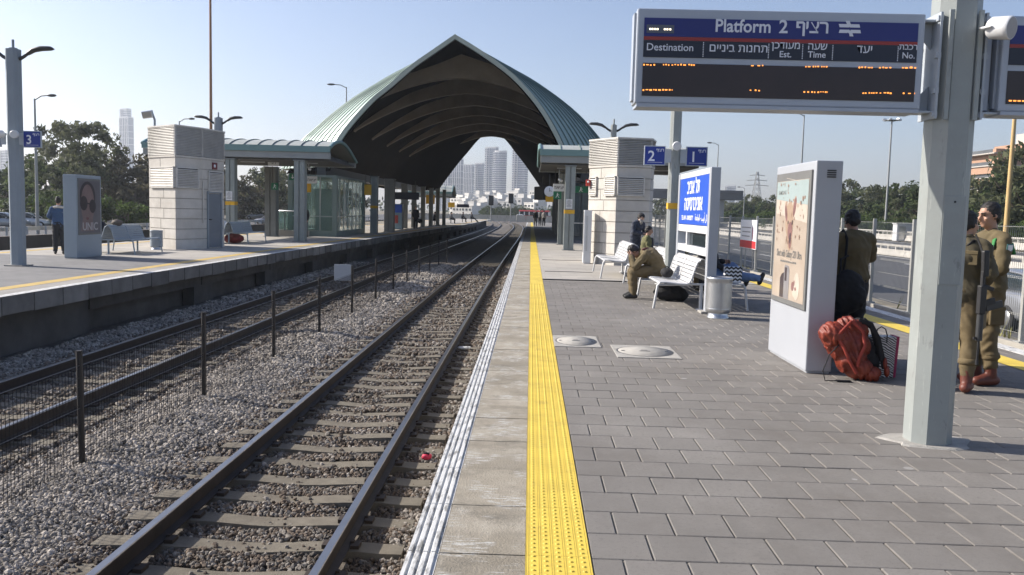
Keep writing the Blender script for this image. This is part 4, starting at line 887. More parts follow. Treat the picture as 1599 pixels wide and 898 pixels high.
# ---------------------------------------------------------------- litter bin
def bin_thing(x, y, lab, m):
    t = thing('litter_bin', lab, 'litter bin', (x, y, 0), 0)
    mb = MB(); mb.lathe([(.17,0),(.17,.02),(.155,.03),(.155,.09)], n=24); mb.build('base', m_alu, t)
    mb = MB(); mb.lathe([(.165,.08),(.195,.10),(.20,.14),(.20,.16)]+[(.20+(.004 if k % 2 else -.003), .17+k*.012) for k in range(34)]+[(.20,.60),(.207,.61),(.207,.645),(.195,.65),(.185,.60)], n=28); mb.build('body', m, t)
    mb = MB(); mb.lathe([(.186,.55),(.186,.63),(.001,.56)], n=24); mb.build('liner', m_black, t)
    return t
bin_thing(3.0, 13.55, 'silver ribbed round litter bin at the foot of the station sign', m_alu)
bin_thing(-12.55, 28.6, 'grey litter bin between the left bench and the left stone tower', m_polel)

# ---------------------------------------------------------------- benches: two seats back to back
def bench(x, y, L, lab, m, rz=0):
    t = thing('double_bench', lab, 'bench', (x, y, 0), rz, 'double benches on the platforms')
    for s_ in (-1, 1):
        P = [(.72,.425),(.70,.452),(.60,.450),(.40,.428),(.26,.425),(.21,.445),(.175,.52),(.115,.72),(.085,.80),(.055,.825)]
        mb = MB(); n = len(P); off = []
        for i, (a, z) in enumerate(P):
            p, q = P[max(i-1,0)], P[min(i+1,n-1)]; tx, tz = q[0]-p[0], q[1]-p[1]; l = math.hypot(tx, tz); off.append((a-(-tz/l)*-.012, z-(tx/l)*-.012))
        # planks: the sheet is cut by slots along its length
        Ls = [-L/2, L/2]
        for i in range(n-1):
            (a0, z0), (a1, z1) = P[i], P[i+1]; k = max(1, round(math.hypot(a1-a0, z1-z0)/.075))
            for j in range(k):
                u0, u1 = (j+.07)/k, (j+.93)/k; A = (a0+(a1-a0)*u0, z0+(z1-z0)*u0); B = (a0+(a1-a0)*u1, z0+(z1-z0)*u1)
                dx, dz = B[0]-A[0], B[1]-A[1]; l = math.hypot(dx, dz); nx, nz = -dz/l*.010, dx/l*.010
                mb.extr([(A[0],A[1]),(B[0],B[1]),(B[0]+nx,B[1]+nz),(A[0]+nx,A[1]+nz)], (0,-L/2,0), (s_,0,0), (0,0,1), (0,L,0))
        for yy in (-L/2+.02, 0, L/2-.02): mb.tube([(s_*a, yy, z+.004) for a, z in P], .016, 6)
        mb.build('seat', m, t)
    mb = MB(); arc = [(.055*math.cos(math.pi*k/8), .815+.055*math.sin(math.pi*k/8)) for k in range(9)]
    for i in range(8): (a0, z0), (a1, z1) = arc[i], arc[i+1]; mb.add([(a0,-L/2,z0),(a1,-L/2,z1),(a1,L/2,z1),(a0,L/2,z0),(a0*.8,-L/2,z0-.012),(a1*.8,-L/2,z1-.012),(a1*.8,L/2,z1-.012),(a0*.8,L/2,z0-.012)], [(0,3,2,1),(4,5,6,7),(0,1,5,4),(3,7,6,2)], 0, True)
    mb.build('top_roll', m, t)
    for yy in (-L/2+.05, L/2-.05):
        for s_ in (-1, 1):
            mb = MB(); mb.tube([(s_*.70,yy,.43),(s_*.74,yy,.40),(s_*.80,yy,.0)], .022, 8); mb.tube([(s_*.22,yy,.42),(s_*.74,yy,.405)], .018, 8); mb.build('leg', m, t)
        mb = MB(); mb.tube([(-.20,yy,.43),(.20,yy,.43)], .02, 8); mb.tube([(0,yy,.43),(0,yy,.012)], .03, 8); mb.lathe([(.08,0),(.08,.012),(.0001,.014)], (0,yy,0), 12); mb.build('centre_support', m, t)
    return t
bench(2.94, 15.75, 2.3, 'white double bench under the station sign with the seated soldier', m_benchw)
bench(2.98, 18.72, 2.3, 'white double bench behind the lamp post with the 2 and 1 signs', m_benchw)
bench(2.55, 22.3, 2.6, 'white double bench beside the pale stone tower', m_benchw)
m_benchl = mat('grey_blue_bench', (.30,.35,.39), .45, .1, .06, 3, .03, 30, .2, 6, (.2,.2,.2))
bench(-12.62, 26.4, 2.0, 'grey double bench between the left advertising stand and stone tower', m_benchl)
bench(-12.1, 35.4, 2.4, 'grey double bench right of the left stone tower', m_benchl)

# ---------------------------------------------------------------- low mesh fence between the tracks
m_fp = mat('fence_post_black', (.030,.027,.026), .6, .3, .2, 5); m_wire = mat('fence_wire', (.035,.033,.032), .55, .5, .15, 6); m_wired = mat('tension_wire', (.22,.21,.20), .4, .8, .1, 4)
FP = [(-4.50,2.0),(-4.50,5.25),(-4.55,8.55),(-4.52,11.77),(-4.50,15.0),(-4.46,18.15),(-4.46,21.48),(-4.46,24.81),(-4.43,27.9),(-4.44,31.1),(-4.38,34.0),(-4.33,37.1),(-4.27,40.2),(-4.2,43.4)]
t = thing('low_mesh_fence', 'low black post and wire mesh fence between the two railway tracks', 'fence', (0,0,0)); fz = -1.12
for i, (x, y) in enumerate(FP):
    mb = MB(); lean = rnd.uniform(-.03,.03); mb.tube([(x,y,fz-.15),(x+lean,y,fz+1.22+rnd.uniform(-.03,.03))], .032, 6); mb.build('post', m_fp, t)
    if i+1 < len(FP):
        x2, y2 = FP[i+1]; mb = MB(); L = y2-y; nw = int(L/.058) if y < 26 else int(L/.11); rad = .0034 if y < 14 else .0030
        for k in range(1, nw):
            u = k/nw; mb.tube([(x+(x2-x)*u+rnd.uniform(-.004,.004), y+L*u, fz-.02+rnd.uniform(-.02,0)),(x+(x2-x)*u, y+L*u, fz+1.02)], rad, 3, cap=False)
        for k in range(11):
            z = fz+.06+k*.095; sag = .012*math.sin(k*2+i); mb.tube([(x,y,z),((x+x2)/2,(y+y2)/2,z-.008+sag),(x2,y2,z)], rad, 3, cap=False)
        mb.build('wire_mesh', m_wire, t)
mb = MB()
for z in (fz+1.04, fz+.60):
    mb.tube([(x, y, z) for x, y in FP], .0035, 4, cap=False)
mb.build('tension_wires', m_wired, t)
t = thing('trackside_sign', 'blank pale grey square board fixed to a post of the low fence', 'sign board', (-4.46, 21.42, 0))
mb = MB(); q0, q1 = G(526,402,0), G(550,426,0); mb.bbox((-.22,-.04,-.05), (.42,.02,.41), .005); mb.build('board', mat('pale_board', (.36,.385,.42), .5, .1, .06, 2, .02, 20, .15, 4), t); mb = MB(); mb.box((-.03,-.022,-.05), (.06,.02,.36)); mb.build('clamp', m_dark, t)

# ---------------------------------------------------------------- fence at the back of the near platform
t = thing('platform_back_fence', 'grey welded mesh fence along the back edge of the right platform', 'fence', (6.64,0,0)); m_fg = mat('fence_galvanised', (.40,.40,.38), .5, .4, .08, 3)
mb = MB(); sweep(mb, [(-.12,-.3),(.16,-.3),(.16,-.02),(-.12,.02)], [-2, 30, 70, 110], zero); mb.build('kerb', m_conc, t)
for k in range(46):
    y = -.45+k*1.72
    mb = MB(); mb.box((0,y,.80), (.055,.055,1.66)); mb.box((0,y,.012), (.14,.14,.03)); mb.build('post', m_fg, t)
    mb = MB(); nw = 33 if y < 24 else (17 if y < 45 else 9); rd = .0032 if y < 24 else .0046
    for i in range(1, nw+1): mb.tube([(.03, y+i*1.72/(nw+1), .10),(.03, y+i*1.72/(nw+1), 1.58)], rd, 3, cap=False)
    for z in (.12,.36,.38,.62,.86,.88,1.12,1.36,1.38,1.56): mb.tube([(.035,y,z),(.035,y+1.72,z)], rd*1.15, 3, cap=False)
    mb.build('mesh_panel', m_fg, t)
t = thing('banner_sign', 'white and red banner hung on the back fence of the right platform', 'banner', (6.56, 26.0, 1.0), R(-90))
mb = MB(); mb.bbox((0,0,.08), (1.9,.03,.86), .006); p = mb.build('white_panel', m_lettw, t)
mb = MB(); mb.box((0,-.018,-.22), (1.86,.004,.22)); mb.build('red_band', mat('banner_red', (.5,.03,.04), .5, 0, .1, 3), t)
mb = MB(); mb.extr(ell(.55,.12,.07,.20), (0,-.017,0), (1,0,0), (0,0,1), (0,-.003,0)); mb.extr(ell(.55,.12,.16,.26), (0,-.0155,0), (1,0,0), (0,0,1), (0,-.001,0), 1); mb.build('emblem', [mat('emblem_dark', (.12,.05,.08), .5, 0, .1, 3), mat('emblem_pale', (.55,.6,.68), .5, 0, .1, 3)], t)
mb = MB()
for k, (a, b_) in enumerate(((-.8,.3),(-.7,.28),(-.75,.2))): mb.box(((a+b_)/2,-.0165,.28-k*.13), (b_-a,.003,.03))
mb.build('text_lines', m_pgy, t)
mb = MB(); mb.tube([(-.5,.06,-.35),(-.5,.06,-.95)], .02, 6); mb.tube([(.4,.06,-.35),(.4,.06,-.95)], .02, 6); mb.build('legs', m_fg, t)
# ---------------------------------------------------------------- beyond the platforms: barriers and poles
m_barr = mat('pale_concrete_barrier', (.46,.44,.40), .85, 0, .12, .6, .2, 20, .35, .5, (.28,.26,.22))
def barrier(x, y0, y1, z, lab, h=.85, gaps=True):
    t = thing('road_barrier', lab, 'road barrier', (x, y0, z)); mb = MB()
    pr = [(-.3,0),(.3,0),(.3,.08),(.16,.32),(.10,h*.62),(-.10,h*.62),(-.16,.32),(-.3,.08)]
    k = 0; y = 0
    while y < y1-y0: mb.extr(pr, (0,y,0), (1,0,0), (0,0,1), (0,min(5.94,y1-y0-y),0)); y += 6
    mb.build('concrete_base', m_barr, t)
    mb = MB(); mb.box((0,(y1-y0)/2,h), (.14,y1-y0,.16)); mb.build('top_rail', m_barr, t)
    mb = MB(); y = .5
    while y < y1-y0: mb.box((0,y,h*.75), (.12,.22,h*.3)); y += 1.5
    tag(mb.build('rail_posts', m_barr, t), kind='stuff'); return t
barrier(29.6, 20, 330, -1.25, 'pale concrete barrier between the carriageways of the highway')
barrier(50.8, 30, 360, -1.1, 'pale concrete barrier on the far side of the highway below the bushes', 1.2)
t = thing('steel_guardrail', 'grey steel guardrail beside the road behind the left platform', 'guardrail', (0,0,0)); mb = MB()
sweep(mb, [(-.03,-.75),(.0,-.68),(-.05,-.60),(.0,-.52),(-.03,-.45),(.05,-.45),(.05,-.75)], [30, 200], lambda y: -37.8+y*.012); mb.build('rail', m_alu, t)
mb = MB()
for k in range(70): y = 31+k*2.4; mb.box((-37.6+y*.012, y, -.9), (.12,.1,.9))
tag(mb.build('rail_posts', m_steel, t), kind='stuff')
m_lpole = mat('lamp_pole_grey', (.30,.31,.31), .5, .3, .06, 1); m_ypole = mat('tan_painted_mast', (.52,.36,.15), .55, .05, .08, 1); m_bpole = mat('brown_mast', (.30,.16,.09), .6, .1, .1, 1)
def street_lamp(px, ytop, X, h_out, lab, m=m_lpole, r_=.11, arm=-1, zb=-1.25):
    d = _ray(px, ytop); tt = X/d.x; top = Vector((0,0,EYE))+d*tt; h = top.z-zb
    t = thing('street_lamp', lab, 'street lamp', (top.x, top.y, zb), 0); mb = MB(); mb.tube([(0,0,0),(0,0,h*.5),(0,0,h)], [r_*1.3, r_, r_*.6], 8); mb.build('pole', m, t)
    mb = MB(); mb.tube([(0,0,h-.1),(arm*h_out*.35,0,h+.22),(arm*h_out*.75,0,h+.28)], r_*.5, 6); a = mb.build('arm', m, t)
    mb = MB(); mb.ball((arm*h_out*.9,0,h+.27), (h_out*.26,.18,.12), 10); mb.build('lamp_head', m_dark if m != m_ypole else m_alu, a); return t
street_lamp(1122, 226, 29.9, 1.6, 'grey street lamp over the highway right of the blue station sign')
street_lamp(1256, 180, 29.9, 1.9, 'tall street lamp seen directly above the right advertising stand')
street_lamp(1163, 294, 53, 1.6, 'small distant street lamp between the station sign and the advertising stand')
street_lamp(54, 154, -38.6, 1.5, 'thin street lamp standing behind the left lamp post', arm=1)
street_lamp(280, 189, -38.6, 1.5, 'street lamp just visible above the left stone tower', arm=1)
street_lamp(541, 136, -22, 2.0, 'street lamp rising behind the left slope of the arched roof')
def mast(px, ytop, X, lab, m, r_, zb=-1.25, ring=True):
    d = _ray(px, ytop); tt = X/d.x; top = Vector((0,0,EYE))+d*tt; h = top.z-zb
    t = thing('tall_mast', lab, 'mast', (top.x, top.y, zb)); mb = MB(); mb.tube([(0,0,0),(0,0,h)], [r_*1.25, r_*.7], 10); mb.build('pole', m, t)
    if ring:
        mb = MB(); mb.lathe([(.9,h-.25),(.95,h-.2),(.9,h-.15)], n=16); mb.box((0,0,h-.2),(1.8,.06,.06)); mb.build('ring', m, t)
        for k in range(6):
            a = k*math.pi/3; mb = MB(); mb.bbox((1.1*math.cos(a), 1.1*math.sin(a), h-.1), (.55,.35,.28), .05, a); mb.build('floodlight', m_alu, t)
    else:
        mb = MB(); mb.tube([(0,0,h),(0,0,h+1.5)], .03, 5); mb.build('tip', m, t)
    return t
mast(1393, 186, 52.5, 'tall grey floodlight mast with a ring of lamps above the highway trees', m_lpole, .15)
mast(1590, 110, 51.6, 'thick tan mast behind the standing soldier at the right picture edge', m_ypole, .24, ring=False)
mast(328, -60, -24.5, 'very tall thin brown mast leaving the top of the picture', m_bpole, .11, ring=False)
# lattice pylon
q = AY(1183, 268, 520); t = thing('power_pylon', 'distant lattice power pylon above the trees right of the station sign', 'pylon', (q.x, 520, -1.3)); H_ = q.z+1.3; mb = MB()
def pw_(z): return 4.2*(1-z/H_)**1.2+.5
for k in range(10):
    za, zb = H_*k/10, H_*(k+1)/10; a, b_ = pw_(za), pw_(zb)
    for sx, sy in ((-1,-1),(1,-1),(1,1),(-1,1)): mb.tube([(sx*a,sy*a,za),(sx*b_,sy*b_,zb)], .16, 4)
    for sx, sy, ex, ey in ((-1,-1,1,-1),(1,-1,1,1),(1,1,-1,1),(-1,1,-1,-1)): mb.tube([(sx*a,sy*a,za),(ex*b_,ey*b_,zb)], .10, 3); mb.tube([(ex*a,ey*a,za),(sx*b_,sy*b_,zb)], .10, 3)
mb.build('lattice', m_lpole, t); mb = MB()
for z, l in ((H_*.72,7),(H_*.82,6),(H_*.92,4.5)): mb.tube([(-l,0,z),(0,0,z+.5),(l,0,z)], .2, 4)
mb.build('cross_arms', m_lpole, t)
# road bridge in the distance
t = thing('road_bridge', 'dark road bridge crossing far behind the lamp post with the 2 and 1 signs', 'bridge', (36, 230, -1.25)); mb = MB()
mb.box((2,0,8.1), (34,9,1.9)); mb.box((2,-4.6,9.2), (34,.3,.7)); mb.build('deck', mat('bridge_concrete', (.17,.165,.155), .9, 0, .15, .2), t)
for x in (-8, 4, 14): mb = MB(); mb.box((x,0,3.5), (1.2,6,7.2)); mb.build('pier', m_barr, t)
# white roadside box
t = thing('equipment_box', 'white equipment box on the verge beyond the highway', 'utility box', (0,0,0)); q = AY(1410, 365, 118); t.location = (q.x, 118, -1.2); mb = MB(); mb.bbox((0,0,1.2), (2.3,1.4,2.3), .06); mb.box((0,0,2.4), (2.5,1.6,.1)); mb.build('body', m_white, t); mb = MB(); mb.box((-.4,-.715,1.15),(.9,.02,1.8)); mb.build('door', m_alu, t)

# ---------------------------------------------------------------- vehicles
m_tyre = mat('tyre_rubber', (.018,.018,.018), .85, 0, .15, 8); m_tail = mat('tail_lamp_red', (.45,.012,.015), .2, 0, .1, 4, coat=.6); m_plate = mat('number_plate_yellow', (.65,.45,.04), .5, 0, .05, 4); m_headl = mat('headlamp', (.7,.72,.74), .1, .2, .05, 4)
def loft(mb, secs, n=20, e=.45, mi=0):
    vs = []; fs = []
    for y, zb, zt, hw in secs:
        for k in range(n):
            a = 2*math.pi*k/n; c, s_ = math.cos(a), math.sin(a)
            vs.append((hw*math.copysign(abs(c)**e, c), y, (zb+zt)/2+(zt-zb)/2*math.copysign(abs(s_)**e, s_)))
    for i in range(len(secs)-1):
        for k in range(n): fs.append((i*n+k, i*n+(k+1) % n, (i+1)*n+(k+1) % n, (i+1)*n+k))
    fs += [tuple(range(n-1,-1,-1)), tuple((len(secs)-1)*n+k for k in range(n))]
    fs = [tuple(reversed(f)) for f in fs]; mb.add(vs, fs, mi, True)
def car(loc, rz, c, lab, name='parked_car', grp=None, hatch=True, s_=1.0):
    t = thing(name, lab, 'car', loc, rz, grp); pm_ = mat('car_paint_%02d%02d%02d' % tuple(int(v*99) for v in c), c, .3, .35, .03, 1, coat=.8)
    rr_ = -2.0 if hatch else -2.25
    mb = MB(); loft(mb, [(rr_-.08,.42,.74,.66),(rr_-.02,.30,.92,.78),(rr_+.25,.24,1.00,.85),(-1.2,.22,1.01,.875),(0,.20,.98,.88),(1.1,.22,.93,.87),(1.75,.26,.80,.82),(2.05,.34,.68,.72),(2.14,.44,.60,.6)]); mb.build('body', pm_, t)
    ca = [(-1.98,.94,.99,.74),(-1.72,.90,1.34,.68),(-1.3,.90,1.43,.66),(-.4,.90,1.47,.66),(.3,.90,1.44,.65),(.62,.88,1.28,.66),(1.15,.86,.95,.70)] if hatch else [(-1.75,.92,.99,.72),(-1.15,.90,1.36,.66),(-.4,.90,1.44,.66),(.3,.90,1.42,.65),(.62,.88,1.26,.66),(1.15,.86,.95,.70)]
    mb = MB(); loft(mb, ca, 20, .55); mb.build('windows', m_glass, t)
    mb = MB(); rf = [(y, max(zb, zt-.09), zt+.012, hw*.93) for y, zb, zt, hw in ca[1:-1]]; loft(mb, rf, 16, .6)
    for sx in (-1,1):
        for ys_ in ((-1.85,-1.55),(-.35,-.30),(.62,1.15)):
            mb.tube([(sx*.71, ys_[0] if ys_[0] != .62 else 1.12, .97),(sx*.655, ys_[1] if ys_[0] != .62 else .45, 1.40)], .035, 6)
    mb.build('roof', pm_, t)
    for sx in (-1,1):
        for y in (-1.3, 1.35):
            mb = MB(); mb.lathe([(.20,-.10),(.30,-.105),(.325,-.07),(.325,.07),(.30,.105),(.20,.10)], (sx*.78,y,.325), 20, axis='x'); wh = mb.build('wheel', m_tyre, t)
            mb = MB(); mb.lathe([(.205,0),(.19,.02),(.06,.04),(.0001,.045)] if sx > 0 else [(.205,0),(.19,-.02),(.06,-.04),(.0001,-.045)], (sx*.865,y,.325), 14, axis='x'); mb.build('rim', m_alu, wh)
        mb = MB(); mb.ball((sx*.66, rr_+.02, .80), (.15,.16,.13), 12); mb.build('tail_light', m_tail, t)
        mb = MB(); mb.ball((sx*.58, 1.93, .68), (.2,.16,.09), 12); mb.build('headlight', m_headl, t)
        mb = MB(); mb.bbox((sx*.92,.72,.98), (.18,.09,.12), .03); mb.build('mirror', pm_, t)
    mb = MB(); mb.box((0, rr_-.09, .56), (.5,.02,.11)); mb.build('number_plate', m_plate, t)
    t.scale = (s_,)*3; return t
car((13.7, 24.2, -1.25), R(-4), (.30,.31,.33), 'grey hatchback with red tail lamp behind the fence at the right picture edge', s_=1.1)
G1 = 'cars on the road behind the left platform'
for px, py, rz, c, lab in ((42,356,-75,(.62,.63,.64),'white car behind the left lamp post, farther right of the pair'),(4,357,-82,(.34,.36,.38),'silver car at the left picture edge behind the lamp post'),(402,343,100,(.60,.61,.62),'white car seen between the columns of the left canopy'),(424,352,95,(.38,.39,.42),'silver car just left of the glass balustrade'),(437,340,95,(.5,.5,.5),'pale car half hidden behind the dark canopy column')):
    q = G(px, py, -1.25); car((q.x, q.y, -1.25), R(rz), c, lab, grp=G1, hatch=False, s_=1.05)
# red and white bus beyond the platform end
q = AY(835, 335, 262); t = thing('red_bus', 'red and white bus standing beyond the far end of the right platform', 'bus', (q.x, 262, -1.3), R(80)); m_bred = mat('bus_red', (.55,.05,.06), .4, 0, .05, 1)
mb = MB(); mb.bbox((0,0,1.0), (2.5,9.6,1.3), .15); mb.bbox((0,0,2.95), (2.4,9.4,.5), .2); mb.build('body', m_bred, t); mb = MB(); mb.box((0,0,2.2), (2.44,9.3,1.15)); mb.build('windows', m_glass, t); mb = MB()
for k in range(7): mb.box((0,-4.5+k*1.5,2.2), (2.5,.35,1.1))
mb.build('pillars', m_white, t)
for y in (-3,3):
    for sx in (-1,1): mb = MB(); mb.lathe([(.3,-.15),(.48,-.14),(.48,.14),(.3,.15)], (sx*1.15,y,.48), 14, axis='x'); mb.build('wheel', m_tyre, t)
q = AY(812, 336, 240); t = thing('white_van', 'small white van left of the red bus beyond the platform end', 'van', (q.x, 240, -1.3)); mb = MB(); mb.bbox((0,0,1.1), (1.9,4.6,1.6), .2); mb.build('body', m_white, t); mb = MB(); mb.box((0,-2.28,1.5), (1.5,.1,.5)); mb.build('rear_window', m_glass, t)
for y in (-1.5,1.5):
    for sx in (-1,1): mb = MB(); mb.lathe([(.2,-.1),(.34,-.1),(.34,.1),(.2,.1)], (sx*.85,y,.34), 12, axis='x'); mb.build('wheel', m_tyre, t)
t = thing('boundary_wall', 'low pale wall across the line beyond the far platform ends', 'wall', (-10, 225, -1.3)); mb = MB()
for k in range(16): mb.box((-20+k*2.5,0,.8), (2.42,.25,1.6)); 
mb.box((0,0,1.65), (40,.35,.12)); mb.build('wall_panels', m_barr, t)
for px, py, lab in ((767,313,'railway signal with a dark head, the left one under the arch'),(798,310,'railway signal with a dark head, the right one under the arch')):
    q = AY(px, py, 190); t = thing('railway_signal', lab, 'railway signal', (q.x, 190, -1.2)); h = q.z+1.2; mb = MB(); mb.tube([(0,0,0),(0,0,h-.9)], .13, 6); mb.build('pole', m_lpole, t)
    mb = MB(); mb.bbox((0,-.1,h), (1.1,.4,2.2), .1); hd = mb.build('signal_head', m_black, t)
    for k in range(3): mb = MB(); mb.lathe([(.2,0),(.2,.15),(.18,.15),(.18,.02)], (0,-.3,h+.6-k*.6), 10, axis='y'); mb.build('lens_hood', m_black, hd)

# ---------------------------------------------------------------- signs hanging under the roofs
def hang(name, x, y, z, w_, h, m, lab, text=None, ts=.12, mt=None, ztop=3.55, grp=None, cat='sign', marks=None):
    t = thing(name, lab, cat, (x, y, z), 0, grp); mb = MB(); mb.bbox((0,0,0), (w_,.07,h), .01); p = mb.build('panel', m, t)
    mb = MB()
    for s_ in (-1,1): mb.tube([(s_*w_*.35,0,h/2),(s_*w_*.35,0,ztop-z)], .012, 5)
    mb.build('hangers', m_dark, t)
    if text: lettering(text, ts, (0,-.038,0), (R(90),0,0), mt or m_lettw, p, .002)
    if marks: mb = MB(); marks(mb); mb.build('pictogram', mt or m_lettw, p)
    return t
def run_man(mb):
    for cx in (0,):
        mb.extr(ell(cx,.09,.025,.025,10),(0,-.037,0),(1,0,0),(0,0,1),(0,-.002,0))
        for P in ([(-.03,.06),(.03,.05),(.02,-.03),(-.03,-.02)], [(-.03,-.02),(.0,-.02),(-.06,-.11),(-.09,-.10)], [(.0,-.02),(.03,-.03),(.09,-.10),(.06,-.11)], [(.02,.05),(.09,.02),(.085,.0),(.02,.03)]): mb.extr(P,(0,-.037,0),(1,0,0),(0,0,1),(0,-.002,0))
def arrow(mb):
    for P in ([(-.02,.10),(.02,.10),(.02,-.03),(-.02,-.03)], [(-.08,-.02),(.08,-.02),(.0,-.11)]): mb.extr(P,(0,-.037,0),(1,0,0),(0,0,1),(0,-.002,0))
def at(px, py, Y): return AY(px, py, Y)
GS = 'signs hanging under the platform roofs'
q = at(872.5,293,40); hang('exit_sign', q.x, 40, q.z, .52, .34, m_lettw, 'white Hebrew exit sign left of the banded right column', heb('יציאה'), .21, m_dark, grp=GS)
q = at(870.5,305,40); hang('emergency_exit_sign', q.x, 40.1, q.z, .38, .36, m_green, 'green running man sign below the white exit sign', marks=run_man, ztop=q.z+.2, grp=GS)
q = at(907,296,40); hang('emergency_exit_sign', q.x, 40, q.z, .66, .30, m_green, 'wide green emergency exit sign between the column and the right tower', marks=run_man, grp=GS)
q = at(363,277,40.5); hang('platform_sign', q.x, 40.5, q.z, .40, .34, m_lettw, 'white Hebrew sign at the edge of the left stone tower', heb('רצי'), .16, m_dark, grp=GS)
q = at(427,254,40.5); hang('platform_sign', q.x, 40.5, q.z, .52, .3, m_lettw, 'white Hebrew sign high under the left canopy', heb('רצי'), .18, m_dark, grp=GS)
q = at(429,291,42.5); hang('emergency_exit_sign', q.x, 42.5, q.z, .34, .34, m_green, 'green square exit sign left of the dark canopy column', marks=run_man, grp=GS)
q = at(457,276,42.5); hang('emergency_exit_sign', q.x, 42.5, q.z, .34, .34, m_green, 'green arrow sign left of the open canopy corner column', marks=arrow, grp=GS)
q = at(487,281,42.8); hang('exit_sign', q.x, 42.8, q.z, .52, .36, m_lettw, 'white Hebrew exit sign right of the open canopy corner column', heb('יציאה'), .2, m_dark, grp=GS)
q = at(481,292,43.2); hang('orange_sign', q.x, 43.2, q.z, .30, .52, m_yel, 'orange sign below the Hebrew exit sign of the left canopy', grp=GS)
q = at(574.5,296.5,50.5); hang('orange_sign', q.x, 50.5, q.z, .42, .62, m_yel, 'orange panel hanging beside the column with an orange band', grp=GS)
q = at(672,311.5,82); hang('orange_sign', q.x, 82, q.z, .85, .85, m_yel, 'orange sign hanging under the far part of the arch', grp=GS)
q = at(705,320,105); hang('orange_sign', q.x, 105, q.z, .8, .6, m_yel, 'small orange sign beyond the last small canopy', ztop=q.z+.5, grp=GS)
q = at(634,306,62); hang('departure_board', q.x, 62, q.z, 1.9, .52, m_colh, 'dark departure board hanging above the left platform under the arch', cat='departure board')
q = at(723,321.5,112); hang('departure_board', q.x, 112, q.z, 1.6, .42, m_colh, 'small dark departure board far down the left platform', ztop=q.z+.6, cat='departure board')
q = at(858,299,46); t = thing('hanging_clock', 'round pale clock hanging at the dark end of the right canopy', 'clock', (q.x, 46, q.z)); mb = MB(); mb.lathe([(.26,-.05),(.28,-.04),(.28,.04),(.26,.05),(.0001,.05)], n=24, axis='y'); mb.build('dial', m_lettw, t)
mb = MB(); mb.box((0,-.056,.08), (.02,.006,.2)); mb.box((.06,-.056,.03), (.14,.006,.02), ry=.4); mb.build('hands', m_black, t); mb = MB(); mb.tube([(0,0,.27),(0,0,3.6-q.z)], .02, 6); mb.build('rod', m_dark, t)
q = at(858,311,46.5); hang('orange_sign', q.x, 46.5, q.z, .42, .3, m_yel, 'orange sign below the hanging clock of the right canopy', ztop=q.z+.25, grp=GS)
q = at(847,305,52); t = thing('departure_board', 'dark departure board seen edge on under the right canopy', 'departure board', (q.x, 52, 2.7), R(20)); mb = MB(); mb.bbox((0,0,0), (.5,1.6,.8), .03); mb.build('casing', m_black, t); mb = MB(); mb.tube([(0,0,.4),(0,0,1.0)], .03, 6); mb.build('hanger', m_dark, t)
# security cameras under the canopies
for px, py, Y, lab in ((482,262,39.6,'white camera below the edge of the left canopy'),(358,252,39.6,'white camera beside the left stone tower'),(873,280,39,'white camera below the edge of the right canopy')):
    q = AY(px, py, Y); t = thing('security_camera', lab, 'camera', q); mb = MB(); mb.tube([(0,0,0),(.12,-.2,-.08)], .06, 8); mb.build('housing', m_white, t); mb = MB(); mb.tube([(0,0,.0),(0,0,3.5-q.z)], .02, 6); mb.build('bracket', m_steel, t)
# stair hall on the right platform and a drinks machine on the left one
t = thing('stair_hall', 'dark glazed stair hall behind the columns of the right canopy', 'stair hall', (4.0, 60, 0)); mb = MB(); mb.box((0,4,1.7), (4.1,30,3.4)); mb.build('walls', mat('stair_hall_wall', (.13,.135,.135), .7, 0, .15, .6), t)
for k in range(5): mb = MB(); mb.box((-1.55+k*.78,-11.03,1.75), (.70,.05,3.0)); mb.build('window_pane', mat('hall_glass', (.05,.075,.085), .08, 0, .15, 1, spec=.7), t)
mb = MB(); mb.box((0,-11.06,1.0), (4.0,.06,.06)); mb.build('handrail', m_alu, t)
for k in range(6): mb = MB(); mb.box((-2.08,-8+k*4.6,1.7), (.12,.4,3.4)); mb.build('pilaster', m_colB, t)
q = G(620.5, 358); t = thing('vending_machine', 'blue drinks machine between the dark columns of the left platform', 'vending machine', (q.x, q.y, 0)); mb = MB(); mb.bbox((0,0,.95), (.8,.8,1.9), .03); mb.build('cabinet', mat('machine_blue_grey', (.20,.30,.38), .4, 0, .1, 2), t); mb = MB(); mb.box((0,-.41,1.55), (.76,.03,.6)); mb.build('blue_panel', m_blue, t); mb = MB(); mb.box((-.1,-.41,.75), (.4,.03,.6)); mb.build('red_panel', mat('machine_red', (.4,.06,.05), .5, 0, .2, 4), t)

